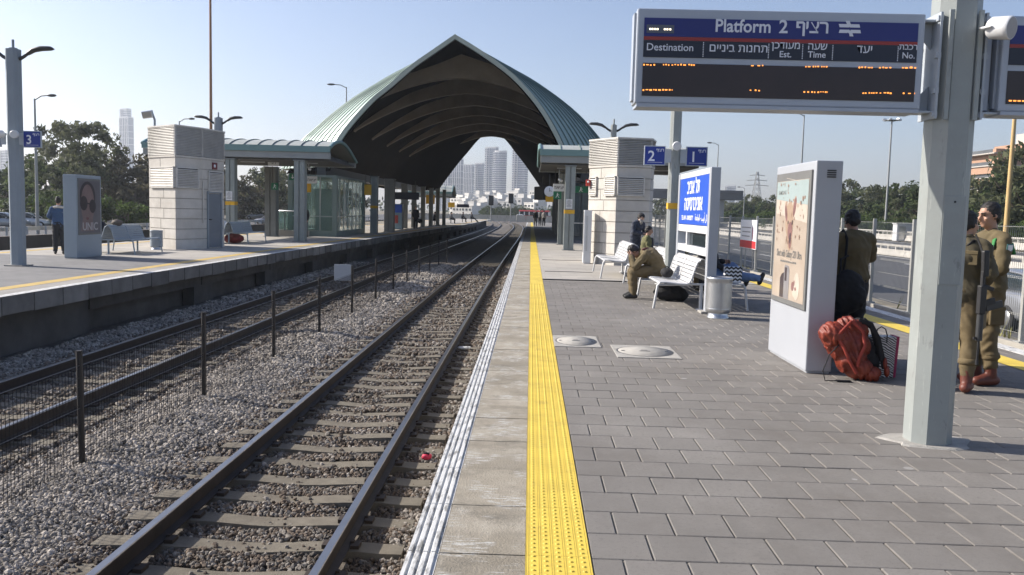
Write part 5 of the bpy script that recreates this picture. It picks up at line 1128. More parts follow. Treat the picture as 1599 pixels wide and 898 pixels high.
# ---------------------------------------------------------------- orange brick building on the right
m_obrick = mat('orange_brick', (.40,.245,.165), .85, 0, .1, .5, .1, 10); m_slab = mat('pale_slab', (.45,.42,.38), .8, 0, .08, .4)
m_tg2b = mat('brick_building_glass', (.09,.095,.10), .25, 0, .2, .4); Yb = 175; q = AY(1546, 309, Yb); t = thing('brick_building', 'stepped orange brick building with pale terraces above the trees', 'building', (q.x, Yb, q.z-8)); zt = 8
mb = MB()
for k in range(4):
    z = zt+k*2.45; x0 = 0 if k < 3 else 1.0
    mb.box(((x0+36)/2, 8, z+.72), (36-x0, 16, 1.44))
mb.box((18, 8, 3.5), (36,16,9)); mb.box((21,9,zt+10.6), (26,12,1.6)); mb.build('walls', m_obrick, t)
for k in range(4):
    z = zt+k*2.45; mb = MB(); mb.box((18, 8.3, z+1.97), (35,15.2,.95)); mb.build('window_band', m_tg2b, t); 
    for j in range(9): mb = MB(); mb.box((1.2+j*4.1, .4, z+1.97), (1.6,1.2,.96)); mb.build('wall_pier', m_obrick, t)
    mb = MB(); mb.box((18,7.6,z+1.55), (36.6,17,.22))
    mb.extr([(6+k*.4,z+1.6),(9+k*.4,z+1.6),(15+k*.4,z+3.9),(12+k*.4,z+3.9)], (0,-3.0,0), (1,0,0), (0,0,1), (0,1.4,0)); mb.box((20+k*.3,-1.6,z+1.9), (14,3,.9)); mb.build('terrace', m_slab, t)
mb = MB(); mb.box((14,6,zt+12.4), (9,7,2.4)); mb.build('roof_room', m_slab, t)

# ---------------------------------------------------------------- skyline
m_tg = mat('tower_glass_blue', (.042,.058,.11), .2, .2, .15, .03, spec=.8); m_tw = mat('tower_white_slab', (.62,.61,.60), .7, 0, .06, .05); m_tg2 = mat('tower_glass_grey', (.20,.215,.24), .25, .2, .1, .03)
def skytower(px0, px1, ytop, Y, lab, style='bands', grp='distant towers of the skyline', mg=None, ribs=0):
    a, b_ = AY(px0, ytop, Y), AY(px1, ytop, Y); W = (b_.x-a.x)*.84; H_ = (a.z+b_.z)/2+1.3; D = W*.6
    t = thing('tower_block', lab, 'tower', ((a.x+b_.x)/2, Y+D/2, -1.3), -.42, grp); mb = MB(); nf = int(H_/3.6); rnd_ = style == 'round'
    circ = [(W/2*math.cos(2*math.pi*k/20), D/2*math.sin(2*math.pi*k/20)) for k in range(20)]; sq = [(-W/2,-D/2),(W/2,-D/2),(W/2,D/2),(-W/2,D/2)]; P = circ if rnd_ else sq
    mb.prism([(x*.97,y*.97) for x, y in P], 0, H_); mb.build('glass_body', mg or m_tg, t)
    mb = MB(); step = 1 if style != 'grid' else 3
    for k in range(0, nf, step): z = H_*(k+.5)/nf; mb.prism([(x*1.01,y*1.01) for x, y in P], z, z+(.7 if style != 'grid' else .5))
    mb.prism(P, H_, H_+2.0); tag(mb.build('floor_slabs', m_tw, t), kind='stuff')
    mb = MB()
    if style == 'grid':
        for k in range(6): mb.box((-W/2+W*k/5,-D/2-.3,H_/2), (.8,.8,H_))
    elif style == 'bands':
        x = -W/2 if px0 < 790 else -W/2; mb.box((x+W*.18,-D/2-.6,H_/2), (W*.05,1.6,H_)); mb.box((x+W*.42,-D/2-.6,H_/2), (W*.03,1.6,H_))
        for k in range(nf): mb.box((-W/2+W*.12,-D/2-1,H_*(k+.5)/nf+.8), (W*.3,2.4,1.0))
    else:
        for k in range(nf): mb.box((-W*.36,-D*.40,H_*(k+.5)/nf+.8), (W*.3,3,1.1), .7)
    mb.build('balconies', m_tw, t); return t
skytower(757,779,231,1450,'pale flat-topped tower under the arch, tallest beside the rounded one')
skytower(769.5,794.5,237,1400,'rounded tower in the middle of the arch opening','round')
skytower(800,826,233,1380,'tower with stacked balconies at the right side of the arch opening')
skytower(741,757,256,1500,'narrower tower with a pale edge left of the tallest pair')
skytower(724,741,258,1520,'dark glass tower second from the left under the arch','grid')
skytower(704,724,249,1480,'glass tower with a white grid, left of the arch opening','grid')
skytower(684,704,272,1460,'blue glass tower partly cut by the arch on its left','grid')
skytower(184,206,184,1500,'lone glass tower rising above the trees on the left','grid', mg=m_tg)
skytower(185,203,171,1506,'narrow crown storeys set back on top of the lone left tower','bands', mg=m_tg2)
skytower(-8,16,236,1200,'pale block cut by the left picture edge behind the lamp post','bands', mg=m_tg2)
skytower(1366,1375,300,1200,'white slab tower above the trees, the left of the close pair','bands', mg=m_tg2)
skytower(1377,1388,301,1210,'white slab tower above the trees, the right of the close pair','bands', mg=m_tg2)
skytower(1133,1151,291,1500,'grey tower in the hazy group right of the station sign','bands', mg=m_tg2)
skytower(1122,1138,306,1450,'low pale block left of the hazy grey tower','bands', mg=m_tg2)
skytower(1151,1166,304,1470,'low pale block right of the hazy grey tower','bands', mg=m_tg2)
m_hw = mat('white_house_wall', (.62,.60,.56), .85, 0, .08, .08)
hr = random.Random(12)
def house(px, py, Y, w_, h):
    q = AY(px, py, Y); t = thing('white_house', 'small white flat-roofed house in the hazy hillside town below the towers', 'house', (q.x, Y, -1.3), hr.uniform(-1.0,-.5), 'white houses of the hillside town'); H_ = q.z+1.3
    mb = MB(); mb.box((0,w_*.4,H_/2), (w_,w_*.8,H_)); mb.box((w_*.2,w_*.5,H_+h*.12), (w_*.5,w_*.4,h*.24)); mb.box((0,w_*.4,H_+.3), (w_*1.04,w_*.84,.5)); mb.build('walls', m_hw, t)
    mb = MB(); nf = max(2, int(h/3.2))
    for r__ in range(nf):
        for c_ in range(3): mb.box((-w_*.32+c_*w_*.32, -.06, H_-1.9-r__*3.2), (w_*.16,.2,1.3))
    mb.build('windows', m_glass, t)
for k in range(40):
    px = hr.uniform(706, 840); py = 311+hr.uniform(-9,12)+(5 if px < 740 else 0); house(px, py-4, 520+(328-py)*9+hr.uniform(-30,30), hr.uniform(7,13), hr.uniform(9,15))

# ---------------------------------------------------------------- trees
def leaf_mat(name, c, c2):
    m = mat(name, c, .75, 0, .3, .7, c2=c2); attr_tint(m, .45); p = m.node_tree.nodes['Principled BSDF']; p.inputs['Specular IOR Level'].default_value = .25
    n = m.node_tree.nodes; l = m.node_tree.links; tl = n.new('ShaderNodeBsdfTranslucent'); l.new(p.inputs['Base Color'].links[0].from_socket, tl.inputs[0]); mx = n.new('ShaderNodeMixShader'); mx.inputs[0].default_value = .45
    l.new(p.outputs[0], mx.inputs[1]); l.new(tl.outputs[0], mx.inputs[2]); l.new(mx.outputs[0], n['Material Output'].inputs['Surface']); return m
m_leaf = [leaf_mat('leaf_dark_green', (.062,.092,.036), (.105,.135,.052)), leaf_mat('leaf_olive', (.085,.10,.052), (.13,.14,.075)), leaf_mat('leaf_fresh', (.050,.085,.020), (.095,.135,.035)), leaf_mat('leaf_brownish', (.085,.078,.048), (.13,.115,.07))]
m_bark = mat('bark', (.11,.085,.065), .9, 0, .25, 2, .4, 20)
def crown_mesh(name, seed, rx, rz, zc, nclump, nleaf, ls, m, droop=0):
    rg = np.random.default_rng(seed); cl = []
    while len(cl) < nclump:
        p = rg.uniform(-1,1,3); d = np.linalg.norm(p)
        if .35 < d < 1 and rg.random() < .35+.65*d: cl.append(p*np.array([rx,rx,rz])+np.array([0,0,zc]))
    cl = np.array(cl); cr = rg.uniform(.16,.34,nclump)*rx; ct = rg.uniform(.1,.9,nclump)
    idx = np.repeat(np.arange(nclump), nleaf); N = len(idx); u = rg.normal(size=(N,3)); u /= np.linalg.norm(u,axis=1)[:,None]
    P = cl[idx]+u*(cr[idx]*rg.random(N)**.45)[:,None]*np.array([1,1,.75]); P[:,2] -= droop*rg.random(N)
    a = rg.normal(size=(N,3)); a /= np.linalg.norm(a,axis=1)[:,None]; b = np.cross(a, u+rg.normal(size=(N,3))*.4); b /= np.linalg.norm(b,axis=1)[:,None]
    s_ = (ls*rg.uniform(.55,1.3,N))[:,None]; V = np.stack([P-a*s_, P+b*s_*.45, P+a*s_, P-b*s_*.45],1).reshape(-1,3)
    me = bpy.data.meshes.new(name); me.from_pydata(V.tolist(), [], (np.arange(N*4).reshape(-1,4)).tolist()); me.update()
    at_ = me.attributes.new('tint','FLOAT','POINT'); at_.data.foreach_set('value', np.repeat(np.clip(ct[idx]+rg.normal(size=N)*.12,0,1),4).astype(np.float32)); me.materials.append(m); return me
def tree_proto(name, seed, H_, rx, rz, mi, nc=34, nl=60, ls=.34, droop=0):
    t = thing(name, 'tree', 'tree', (0,0,0)); zc = H_-rz; o = bpy.data.objects.new('crown', crown_mesh('crown', seed, rx, rz, zc, nc, nl, ls, m_leaf[mi], droop)); col.objects.link(o); o.parent = t
    rr = random.Random(seed); mb = MB(); mb.tube([(0,0,-.3),(rr.uniform(-.1,.1),0,zc*.4),(rr.uniform(-.3,.3),rr.uniform(-.2,.2),zc)], [.26,.2,.12], 8)
    for k in range(6):
        a = k*1.05+rr.uniform(0,.5); mb.tube([(0,0,zc*(.35+.09*k)),(rx*.35*math.cos(a),rx*.35*math.sin(a),zc*(.6+.06*k)),(rx*.75*math.cos(a),rx*.75*math.sin(a),zc+rz*rr.uniform(-.3,.4))], [.11,.07,.03], 6)
    mb.build('trunk', m_bark, t); return t
protos = {'bushy': tree_proto('broad_tree', 1, 7.5, 4.2, 3.6, 0, 44, 70, .34), 'olive': tree_proto('olive_green_tree', 2, 8.5, 3.8, 3.6, 1, 40, 64, .32), 'fresh': tree_proto('light_green_bush', 3, 4.6, 3.6, 2.3, 2, 40, 64, .27), 'tall': tree_proto('eucalyptus_tree', 4, 12.5, 4.0, 4.8, 1, 26, 80, .36, .8), 'brown': tree_proto('brownish_tree', 5, 8.5, 4.6, 4.0, 3, 44, 62, .34), 'cyp': tree_proto('cypress_tree', 6, 8.5, .95, 4.0, 0, 40, 40, .22)}
used_p = set(); tr = random.Random(21)
def plant(kind, x, y, s_, lab, grp, z=-1.4):
    p = protos[kind]; sc = (s_*tr.uniform(.92,1.1), s_*tr.uniform(.92,1.1), s_)
    if kind in used_p: o = dup(p, (x,y,z), tr.uniform(0,6.28), lab, grp, sc)
    else:
        used_p.add(kind); o = p; o.location = (x,y,z); o.rotation_euler = (0,0,tr.uniform(0,6.28)); o.scale = sc; o['label'] = lab; o['group'] = grp
    return o
LR = 'bushy green tree in the dense row beyond the highway on the right'; GR = 'trees beyond the highway'
for i in range(46):
    y = 62+i*6.4; px_t = tr.uniform(-1,1); x = 60+tr.uniform(-3,4)+i*.12; big = 1.0+.35*math.exp(-((y-95)/30)**2)
    plant('bushy' if i % 3 else 'olive', x, y, big*tr.uniform(.78,1.12), LR, GR)
for i in range(42):
    y = 58+i*6.2; plant('fresh', 54.5+tr.uniform(-1,1.5), y, tr.uniform(.7,1.1), 'light green shrub at the front of the bushes beyond the highway', 'shrubs beyond the highway', -1.3)
for i in range(14): plant('olive' if i % 2 else 'bushy', 78+tr.uniform(-4,10), 95+i*9, tr.uniform(1.0,1.45), 'taller tree rising behind the row in front of the orange brick building', 'trees below the brick building', -1)
q = AY(1397,300,140); plant('cyp', q.x, 140, 1.15, 'single dark pointed cypress right of the two white slab towers', 'trees beyond the highway')
GL = 'trees behind the road on the left'
for px, Y, s_, kind, lab in ((88,118,1.1,'tall','rounded dark tree top just right of the 3 sign'),(128,105,1.0,'tall','tall airy eucalyptus above the left advertising stand'),(40,112,.9,'bushy','dark bushy tree behind the left lamp post'),(66,100,1.0,'bushy','dark bushy tree left of the advertising stand'),(12,108,.95,'bushy','dark bushy tree at the left picture edge'),(150,112,1.05,'tall','eucalyptus left of the brownish trees'),(105,98,.85,'olive','olive green tree behind the denim traveller'),(185,110,1.02,'brown','brownish tree left of the stone tower, nearer the stand'),(212,104,1.0,'brown','brownish tree touching the left stone tower'),(235,110,.95,'brown','brownish tree behind the left stone tower'),(165,120,.9,'olive','olive green tree between the eucalyptus and the brownish trees'),(120,84,.9,'fresh','light green bush beside the denim traveller'),(84,86,.9,'fresh','light green bush behind the left lamp pole'),(200,86,.7,'fresh','low green bush behind the crouching traveller')):
    q = AY(px, 300, Y); plant(kind, q.x, Y, s_, lab, GL)
for i in range(13):
    q = AY(330+i*17, 300, 150+tr.uniform(-12,15)); plant(('brown','olive','brown','bushy')[i % 4], q.x, q.y, tr.uniform(.8,1.15), 'hazy brownish tree seen between the columns of the left canopy', 'trees seen under the left canopy')
for i in range(22):
    q = AY(755+i*5.2, 330, 330+tr.uniform(-25,40)); plant('bushy', q.x, q.y, tr.uniform(.42,.62), 'dark green tree in the row below the white hillside town', 'trees below the hillside town')
for i in range(16):
    q = AY(1030+i*11, 330, 330+tr.uniform(-20,60)); plant('olive', q.x, q.y, tr.uniform(.8,1.2), 'distant hazy tree behind the bridge and the station sign', 'distant trees right of the station sign')
far = MB()
rgw = np.random.default_rng(4)
for side, xa, xb, ya, yb_, n_ in ((1,70,420,250,700,2600),(-1,-420,-70,200,640,2600),(0,-60,70,560,700,700)):
    for k in range(n_):
        x, y = rgw.uniform(xa,xb), rgw.uniform(ya,yb_); z = rgw.uniform(0,1)**.6*7-1; s_ = rgw.uniform(.8,1.8); a = Vector(rgw.normal(size=3)).normalized(); b_ = a.cross(Vector(rgw.normal(size=3))).normalized(); c = Vector((x,y,z))
        far.add([c-a*s_, c+b_*s_*.7, c+a*s_, c-b_*s_*.7], [(0,1,2,3)])
o = far.build('far_woods', mat('far_foliage', (.05,.065,.03), .9, 0, .4, .05)); tag(o, 'far hazy belt of woods on the horizon', kind='stuff')
# weeds along the verge behind the fence
gb = MB(); gr_ = random.Random(31)
for k in range(420):
    x, y = gr_.uniform(6.95,9.2), gr_.uniform(9,40); z = -.06-(x-6.95)*.45; h = gr_.uniform(.08,.34)
    for j in range(4):
        a = gr_.uniform(0,6.28); dx, dy = math.cos(a), math.sin(a); w__ = .012
        gb.add([(x+dy*w__,y-dx*w__,z),(x-dy*w__,y+dx*w__,z),(x+dx*h*.5,y+dy*h*.5,z+h)], [(0,1,2)])
tag(gb.build('grass', mat('dry_grass', (.22,.21,.08), .85, 0, .3, 1)), 'dry weeds on the verge behind the platform fence', kind='stuff')

# ---------------------------------------------------------------- hazy air
hz = MB(); hz.box((0, 1130, 97), (5400, 3560, 200)); m = bpy.data.materials.new('haze'); m.use_nodes = True; n = m.node_tree.nodes; n.remove(n['Principled BSDF'])
v = n.new('ShaderNodeVolumePrincipled'); v.inputs['Color'].default_value = (.84,.91,1,1); v.inputs['Density'].default_value = .0003; v.inputs['Anisotropy'].default_value = .55
m.node_tree.links.new(v.outputs[0], n['Material Output'].inputs['Volume']); o = hz.build('haze', m); tag(o, 'pale haze in the distant air', kind='stuff')
# ---------------------------------------------------------------- people
from mathutils import noise as mnoise
m_skin = mat('skin', (.44,.25,.17), .5, 0, .08, 8); m_skin2 = mat('skin_light', (.50,.31,.23), .5, 0, .08, 8)
m_hair = mat('black_hair', (.012,.010,.009), .6, 0, .3, 40, .3, 150); m_grey = mat('grey_beard', (.38,.36,.33), .8, 0, .2, 40, .4, 120); m_eye = mat('eye_dark', (.02,.015,.012), .2, 0, 0)
m_khaki = mat('olive_khaki_uniform', (.125,.096,.047), .85, 0, .16, 5, .25, 160); m_khak2 = mat('khaki_trousers', (.140,.104,.052), .85, 0, .16, 4, .25, 160)
m_boot = mat('red_brown_boot', (.13,.035,.022), .5, 0, .2, 8, .2, 60); m_bootk = mat('dark_boot', (.025,.023,.02), .55, 0, .2, 8)
m_denim = mat('denim_blue', (.045,.085,.17), .85, 0, .18, 8, .2, 160); m_jean = mat('light_jeans', (.16,.24,.40), .85, 0, .15, 6, .2, 160); m_dk = mat('dark_clothes', (.020,.021,.026), .85, 0, .25, 6, .2, 120); m_navyc = mat('navy_patterned_cloth', (.045,.052,.075), .85, 0, .6, 26); m_wht = mat('white_shirt', (.55,.56,.58), .8, 0, .06, 5); m_greyc = mat('grey_clothes', (.11,.115,.125), .85, 0, .2, 5)
def solid(mb, name, mats, parent, voxel=.014, sm=3, wr=0.0, wsc=16, extra=None):
    me = mb.mesh(name); o = bpy.data.objects.new(name, me); col.objects.link(o)
    r = o.modifiers.new('r', 'REMESH'); r.mode = 'VOXEL'; r.voxel_size = voxel
    s_ = o.modifiers.new('s', 'SMOOTH'); s_.iterations = sm; s_.factor = .5
    ev = o.evaluated_get(bpy.context.evaluated_depsgraph_get()); m2 = bpy.data.meshes.new_from_object(ev); o.modifiers.clear(); o.data = m2; bpy.data.meshes.remove(me)
    if wr:
        nr = [v.normal.copy() for v in m2.vertices]; seed = Vector((len(m2.vertices)*.013, 3.1, 7.7))
        for v, nn in zip(m2.vertices, nr):
            p = v.co; q = Vector((p.x*wsc, p.y*wsc, p.z*wsc*1.5+math.sin(p.x*9+p.y*7)*1.6))+seed
            v.co = p+nn*wr*(mnoise.noise(q)*.8+(1-abs(mnoise.noise(q*.55+seed))*2.2)*.55)
    if extra:
        bm = bmesh.new(); bm.from_mesh(m2); t_ = extra.mesh('x'); bm.from_mesh(t_); bm.to_mesh(m2); bm.free(); bpy.data.meshes.remove(t_)
    m2.materials.clear(); m2.materials.append(mats); m2.polygons.foreach_set('use_smooth', [True]*len(m2.polygons)); m2.name = name; o.parent = parent; return o
def rings(mb, secs, lat, n=16):          # closed trunk of elliptical rings: (centre, half width, half depth)
    cs = [Vector(c) for c, _, _ in secs]; vs = []
    for i, (c, a, b) in enumerate(secs):
        t = (cs[min(i+1,len(cs)-1)]-cs[max(i-1,0)]).normalized(); L = (lat-t*lat.dot(t)).normalized(); D = t.cross(L)
        vs += [cs[i]+L*a*math.cos(2*math.pi*k/n)+D*b*math.sin(2*math.pi*k/n) for k in range(n)]
    fs = [(i*n+k, i*n+(k+1) % n, (i+1)*n+(k+1) % n, (i+1)*n+k) for i in range(len(secs)-1) for k in range(n)]+[tuple(range(n-1,-1,-1)), tuple((len(secs)-1)*n+k for k in range(n))]
    mb.add(vs, fs, 0, True)
def hand(mb, w_, d, pn, s_, curl=.5, k=1.0):
    d = Vector(d).normalized(); pn = Vector(pn); pn = (pn-d*pn.dot(d)).normalized(); sd = d.cross(pn)*s_
    rot = Matrix((sd, d, pn)).transposed(); mb.ball(Vector(w_)+d*.045*k, (.040*k,.052*k,.017*k), 10, rot=rot)
    for f, (o_, L) in enumerate(((-.028,.072),(-.010,.082),(.009,.077),(.027,.060))):
        p0 = Vector(w_)+d*.082*k+sd*o_*k; a1, a2, a3 = curl*.5, curl*1.2, curl*1.9; q = [p0]
        for a, fr in ((a1,.42),(a2,.33),(a3,.25)): q.append(q[-1]+(d*math.cos(a)+pn*math.sin(a))*L*fr*k)
        mb.tube(q, [.0095*k,.009*k,.0082*k,.006*k], 7)
    p0 = Vector(w_)+d*.03*k-sd*.032*k; q = [p0, p0+(-sd*.6+d*.7+pn*.3)*.035*k, p0+(-sd*.7+d*1.5+pn*.7)*.038*k]; mb.tube(q, [.012*k,.0105*k,.008*k], 7)
STAND = dict(pelvis=(0,0,.95), waist=(0,.005,1.10), chest=(0,0,1.30), neck=(0,-.015,1.475), head=(0,.015,1.625), shL=(-.185,-.01,1.425), elL=(-.245,-.04,1.14), wrL=(-.235,.05,.90), shR=(.185,-.01,1.425), elR=(.245,-.04,1.14), wrR=(.235,.05,.90), hipL=(-.09,0,.93), knL=(-.105,.02,.50), anL=(-.11,-.03,.10), hipR=(.09,0,.93), knR=(.105,.02,.50), anR=(.11,-.03,.10))
SIT = dict(pelvis=(0,0,.54), waist=(0,.0,.70), chest=(0,.03,.90), neck=(0,.05,1.07), head=(0,.09,1.22), shL=(-.185,.04,1.03), elL=(-.22,.10,.76), wrL=(-.12,.32,.64), shR=(.185,.04,1.03), elR=(.22,.10,.76), wrR=(.12,.32,.64), hipL=(-.09,.02,.53), knL=(-.12,.44,.50), anL=(-.12,.42,.10), hipR=(.09,.02,.53), knR=(.12,.44,.50), anR=(.12,.42,.10))
BENT = dict(SIT, waist=(0,.03,.70), chest=(0,.16,.80), neck=(0,.31,.885), head=(0,.43,.875), shL=(-.195,.25,.86), shR=(.195,.25,.86), elL=(-.17,.42,.60), elR=(.17,.42,.60), wrL=(-.085,.47,.80), wrR=(.085,.47,.80))
def person(label, loc, rz, pose, top, bot, shoe, h=1.75, look=(0,1,0), det=True, skin=None, hair='short', top_name='shirt', cap=None, beard=False, handdir=None, curl=.6, group=None, hair_m=None, fat=1.0, toe=None, sleeves=True, long_coat=False, tall=False):
    k = h/1.75; J = {a: Vector(b)*k for a, b in pose.items()}; t = thing('person', label, 'person', loc, rz, group); sk = skin or m_skin; vx = .0125 if det else .03
    lat = (J['shR']-J['shL']).normalized(); HD = Vector(look).normalized(); HU = Vector((0,0,1)) if abs(HD.z) < .95 else Vector((0,-1,0)); HL = HD.cross(HU).normalized(); HU = HL.cross(HD)
    rotH = Matrix((HL, HD, HU)).transposed(); hc = J['head']
    def H(x, y, z): return hc+(HL*x+HD*y+HU*z)*k
    def torso(mb, g):
        rings(mb, [(J['pelvis']+(J['pelvis']-J['waist']).normalized()*.10*k, (.12*fat+g)*k, (.09+g)*k), (J['pelvis'], (.165*fat+g)*k, (.115*fat+g)*k), (J['waist'], (.140*fat+g)*k, (.105*fat+g)*k), (J['chest'], (.165*fat+g)*k, (.118*fat+g)*k), (J['chest'].lerp(J['neck'],.62), (.140*fat+g)*k, (.098+g)*k), (J['chest'].lerp(J['neck'],.84), (.098+g)*k, (.078+g)*k), (J['neck'], (.062+g*.5)*k, (.062+g*.5)*k)], lat)
        for s_ in 'LR': mb.caps(J['chest'].lerp(J['neck'],.72), J['sh'+s_]-(J['neck']-J['chest']).normalized()*.03*k, (.066+g)*k, (.050+g*.7)*k)
    def arms(mb, g, end=1.0):
        for s_ in 'LR':
            mb.caps(J['sh'+s_]-(J['neck']-J['chest']).normalized()*.035*k, J['el'+s_], (.053+g*.7)*k, (.043+g)*k); w_ = J['el'+s_].lerp(J['wr'+s_], end); mb.caps(J['el'+s_], w_, (.044+g)*k, (.030+g*.8)*k)
    def legs(mb, g, end=.94):
        for s_ in 'LR':
            mb.caps(J['pelvis'].lerp(J['hip'+s_],.8), J['kn'+s_], (.092*fat+g)*k, (.058+g)*k); mb.caps(J['kn'+s_], J['kn'+s_].lerp(J['an'+s_], .35), (.058+g)*k, (.058+g)*k); mb.caps(J['kn'+s_].lerp(J['an'+s_], .3), J['kn'+s_].lerp(J['an'+s_], end), (.058+g)*k, (.038+g)*k)
        mb.ball(J['pelvis'], ((.15*fat+g)*k, (.12*fat+g)*k, (.12+g)*k), 14)
    mb = MB(); torso(mb, -.01); arms(mb, -.004, .97); legs(mb, -.008)
    mb.caps(J['neck']-Vector((0,0,.02)), hc+Vector((0,0,-.06))*k-HD*.02*k, .056*k, .054*k)
    mb.ball(H(0,-.012,.022), (.077*k,.098*k,.098*k), 16, rot=rotH); mb.ball(H(0,.022,-.045), (.060*k,.070*k,.078*k), 14, rot=rotH); mb.ball(H(0,.066,-.092), (.026*k,.020*k,.020*k), 8, rot=rotH)
    if det:
        mb.caps(H(0,.090,.022), H(0,.112,-.022), .010*k, .015*k, 8); mb.ball(H(0,.088,.034), (.055*k,.016*k,.010*k), 8, rot=rotH); mb.ball(H(0,.086,-.052), (.024*k,.014*k,.010*k), 8, rot=rotH)
        for s_ in (-1,1): mb.ball(H(s_*.079,-.008,-.005), (.011*k,.022*k,.032*k), 8, rot=rotH); mb.ball(H(s_*.045,.070,-.022), (.022*k,.020*k,.02*k), 8, rot=rotH)
    xh = MB()
    for s_ in 'LR':
        d = (J['wr'+s_]-J['el'+s_]).normalized(); d = Vector(handdir[s_]) if handdir else d; hand(xh, J['wr'+s_]-d*.005, d, -lat*(1 if s_ == 'R' else -1)+Vector((0,.4,0)), 1 if s_ == 'R' else -1, curl, k)
    solid(mb, 'body', sk, t, vx, 2, extra=xh)
    if det:
        for s_ in (-1,1): mb = MB(); mb.ball(H(s_*.033,.084,.012), (.013*k,.009*k,.008*k), 8, rot=rotH); mb.build('eye', m_eye, t)
        for s_ in (-1,1): mb = MB(); mb.caps(H(s_*.016,.098,.033), H(s_*.055,.086,.034), .006*k, .004*k, 6); mb.build('eyebrow', m_hair, t)
    mb = MB(); torso(mb, .024)
    if long_coat: rings(mb, [(J['pelvis']-Vector((0,0,.22*k)), .20*k, .15*k), (J['waist'], .17*k, .13*k)], lat)
    arms(mb, .020, .93 if sleeves else .15); solid(mb, top_name, top, t, vx*1.05, 2, .015 if det else 0, 11)
    mb = MB(); legs(mb, .022, .80 if tall else .94); solid(mb, 'trousers', bot, t, vx*1.05, 2, .015 if det else 0, 11)
    for s_ in 'LR':
        a = J['an'+s_]; fd = Vector(toe) if toe else Vector((0,1,0)); mb = MB()
        if tall: mb.caps(J['kn'+s_].lerp(a,.55), a, .060*k, .055*k); mb.caps(a+Vector((0,0,-.045))*k-fd*.04*k, a+fd*.145*k+Vector((0,0,-.05))*k, .052*k, .046*k)
        mb.caps(a+Vector((0,0,.14))*k if not toe else J['kn'+s_].lerp(a,.78), a, .050*k, .050*k); mb.caps(a+Vector((0,0,-.045))*k-fd*.035*k, a+fd*.14*k+Vector((0,0,-.055))*k, .046*k, .040*k); mb.caps(a+Vector((0,0,0))*k, a+fd*.10*k+Vector((0,0,-.03))*k, .046*k, .036*k)
        solid(mb, 'boot', shoe, t, vx, 1)
    if hair:
        mb = MB(); mb.ball(H(0,-.026,.046), (.083*k,.098*k,.088*k), 14, rot=rotH); mb.ball(H(0,-.060,-.005), (.074*k,.060*k,.075*k), 12, rot=rotH)
        for s_ in (-1,1): mb.ball(H(s_*.068,-.02,.01), (.018*k,.045*k,.05*k), 8, rot=rotH)
        if hair == 'long': mb.caps(H(0,-.06,.0), H(0,-.085,-.20), .078*k, .055*k)
        if hair == 'bun': mb.ball(H(0,-.09,.10), .05*k, 10)
        solid(mb, 'hair', hair_m or m_hair, t, vx*.8, 1, .009 if det else 0, 38)
    if cap:
        mb = MB(); mb.ball(H(0,-.012,.075), (.088*k,.106*k,.058*k), 14, rot=rotH); mb.ball(H(0,.09,.055), (.055*k,.045*k,.010*k), 10, rot=rotH); solid(mb, 'cap', cap, t, vx*.9, 1)
    if beard:
        mb = MB(); mb.ball(H(0,.066,-.105), (.058*k,.045*k,.075*k), 12, rot=rotH); mb.caps(H(0,.06,-.12), H(0,.05,-.21), .05*k, .022*k)
        for s_ in (-1,1): mb.ball(H(s_*.055,.03,-.06), (.02*k,.035*k,.05*k), 8, rot=rotH)
        solid(mb, 'beard', m_grey, t, vx, 1, .005, 40)
    return t, J
# soldier facing left, arms folded in front
P_ = dict(STAND, wrL=(.02,.22,1.12), elL=(-.25,.05,1.13), wrR=(-.04,.20,1.15), elR=(.25,.05,1.13), head=(0,.035,1.625))
sa, J = person('soldier in olive uniform with a green shoulder strap and red boots, facing left', (4.53,8.56,0), R(98), P_, m_khaki, m_khak2, m_boot, 1.80, look=(-.14,1,-.12), fat=1.12, tall=True, skin=m_skin, handdir={'L':(.9,.2,.1),'R':(-.9,.2,.1)})
mb = MB(); mb.tube([(-.17,.10,1.36),(-.155,.07,1.44),(-.13,0,1.475),(-.12,-.06,1.455),(-.13,-.13,1.40),(-.14,-.155,1.30)], .024, 8, sx=.45); mb.build('shoulder_strap', mat('bright_green_strap', (.03,.20,.05), .7, 0, .1, 10), sa)
mb = MB(); sh = [(-.034,.045),(.034,.045),(.034,-.01),(.0,-.05),(-.034,-.01)]; mb.extr(sh, (-.277,-.005,1.36), (0,-1,0), (-.12,0,1), (-.006,0,0)); b_ = mb.build('sleeve_badge', mat('badge_teal', (.08,.22,.22), .6, 0, .1, 9), sa)
mb = MB(); mb.extr([(x*.72, y*.72+.002) for x, y in sh], (-.2835,-.005,1.36), (0,-1,0), (-.12,0,1), (-.002,0,0)); mb.extr([(-.006,.02),(.006,.02),(.006,-.02),(-.006,-.02)], (-.2858,-.005,1.36), (0,-1,0), (-.12,0,1), (-.001,0,0)); mb.build('badge_field', m_lettw, b_)
mb = MB(); rings(mb, [((0,0,1.045),.178,.138),((0,0,1.085),.176,.138)], Vector((1,0,0)), 20); mb.build('belt', m_khaki, sa)
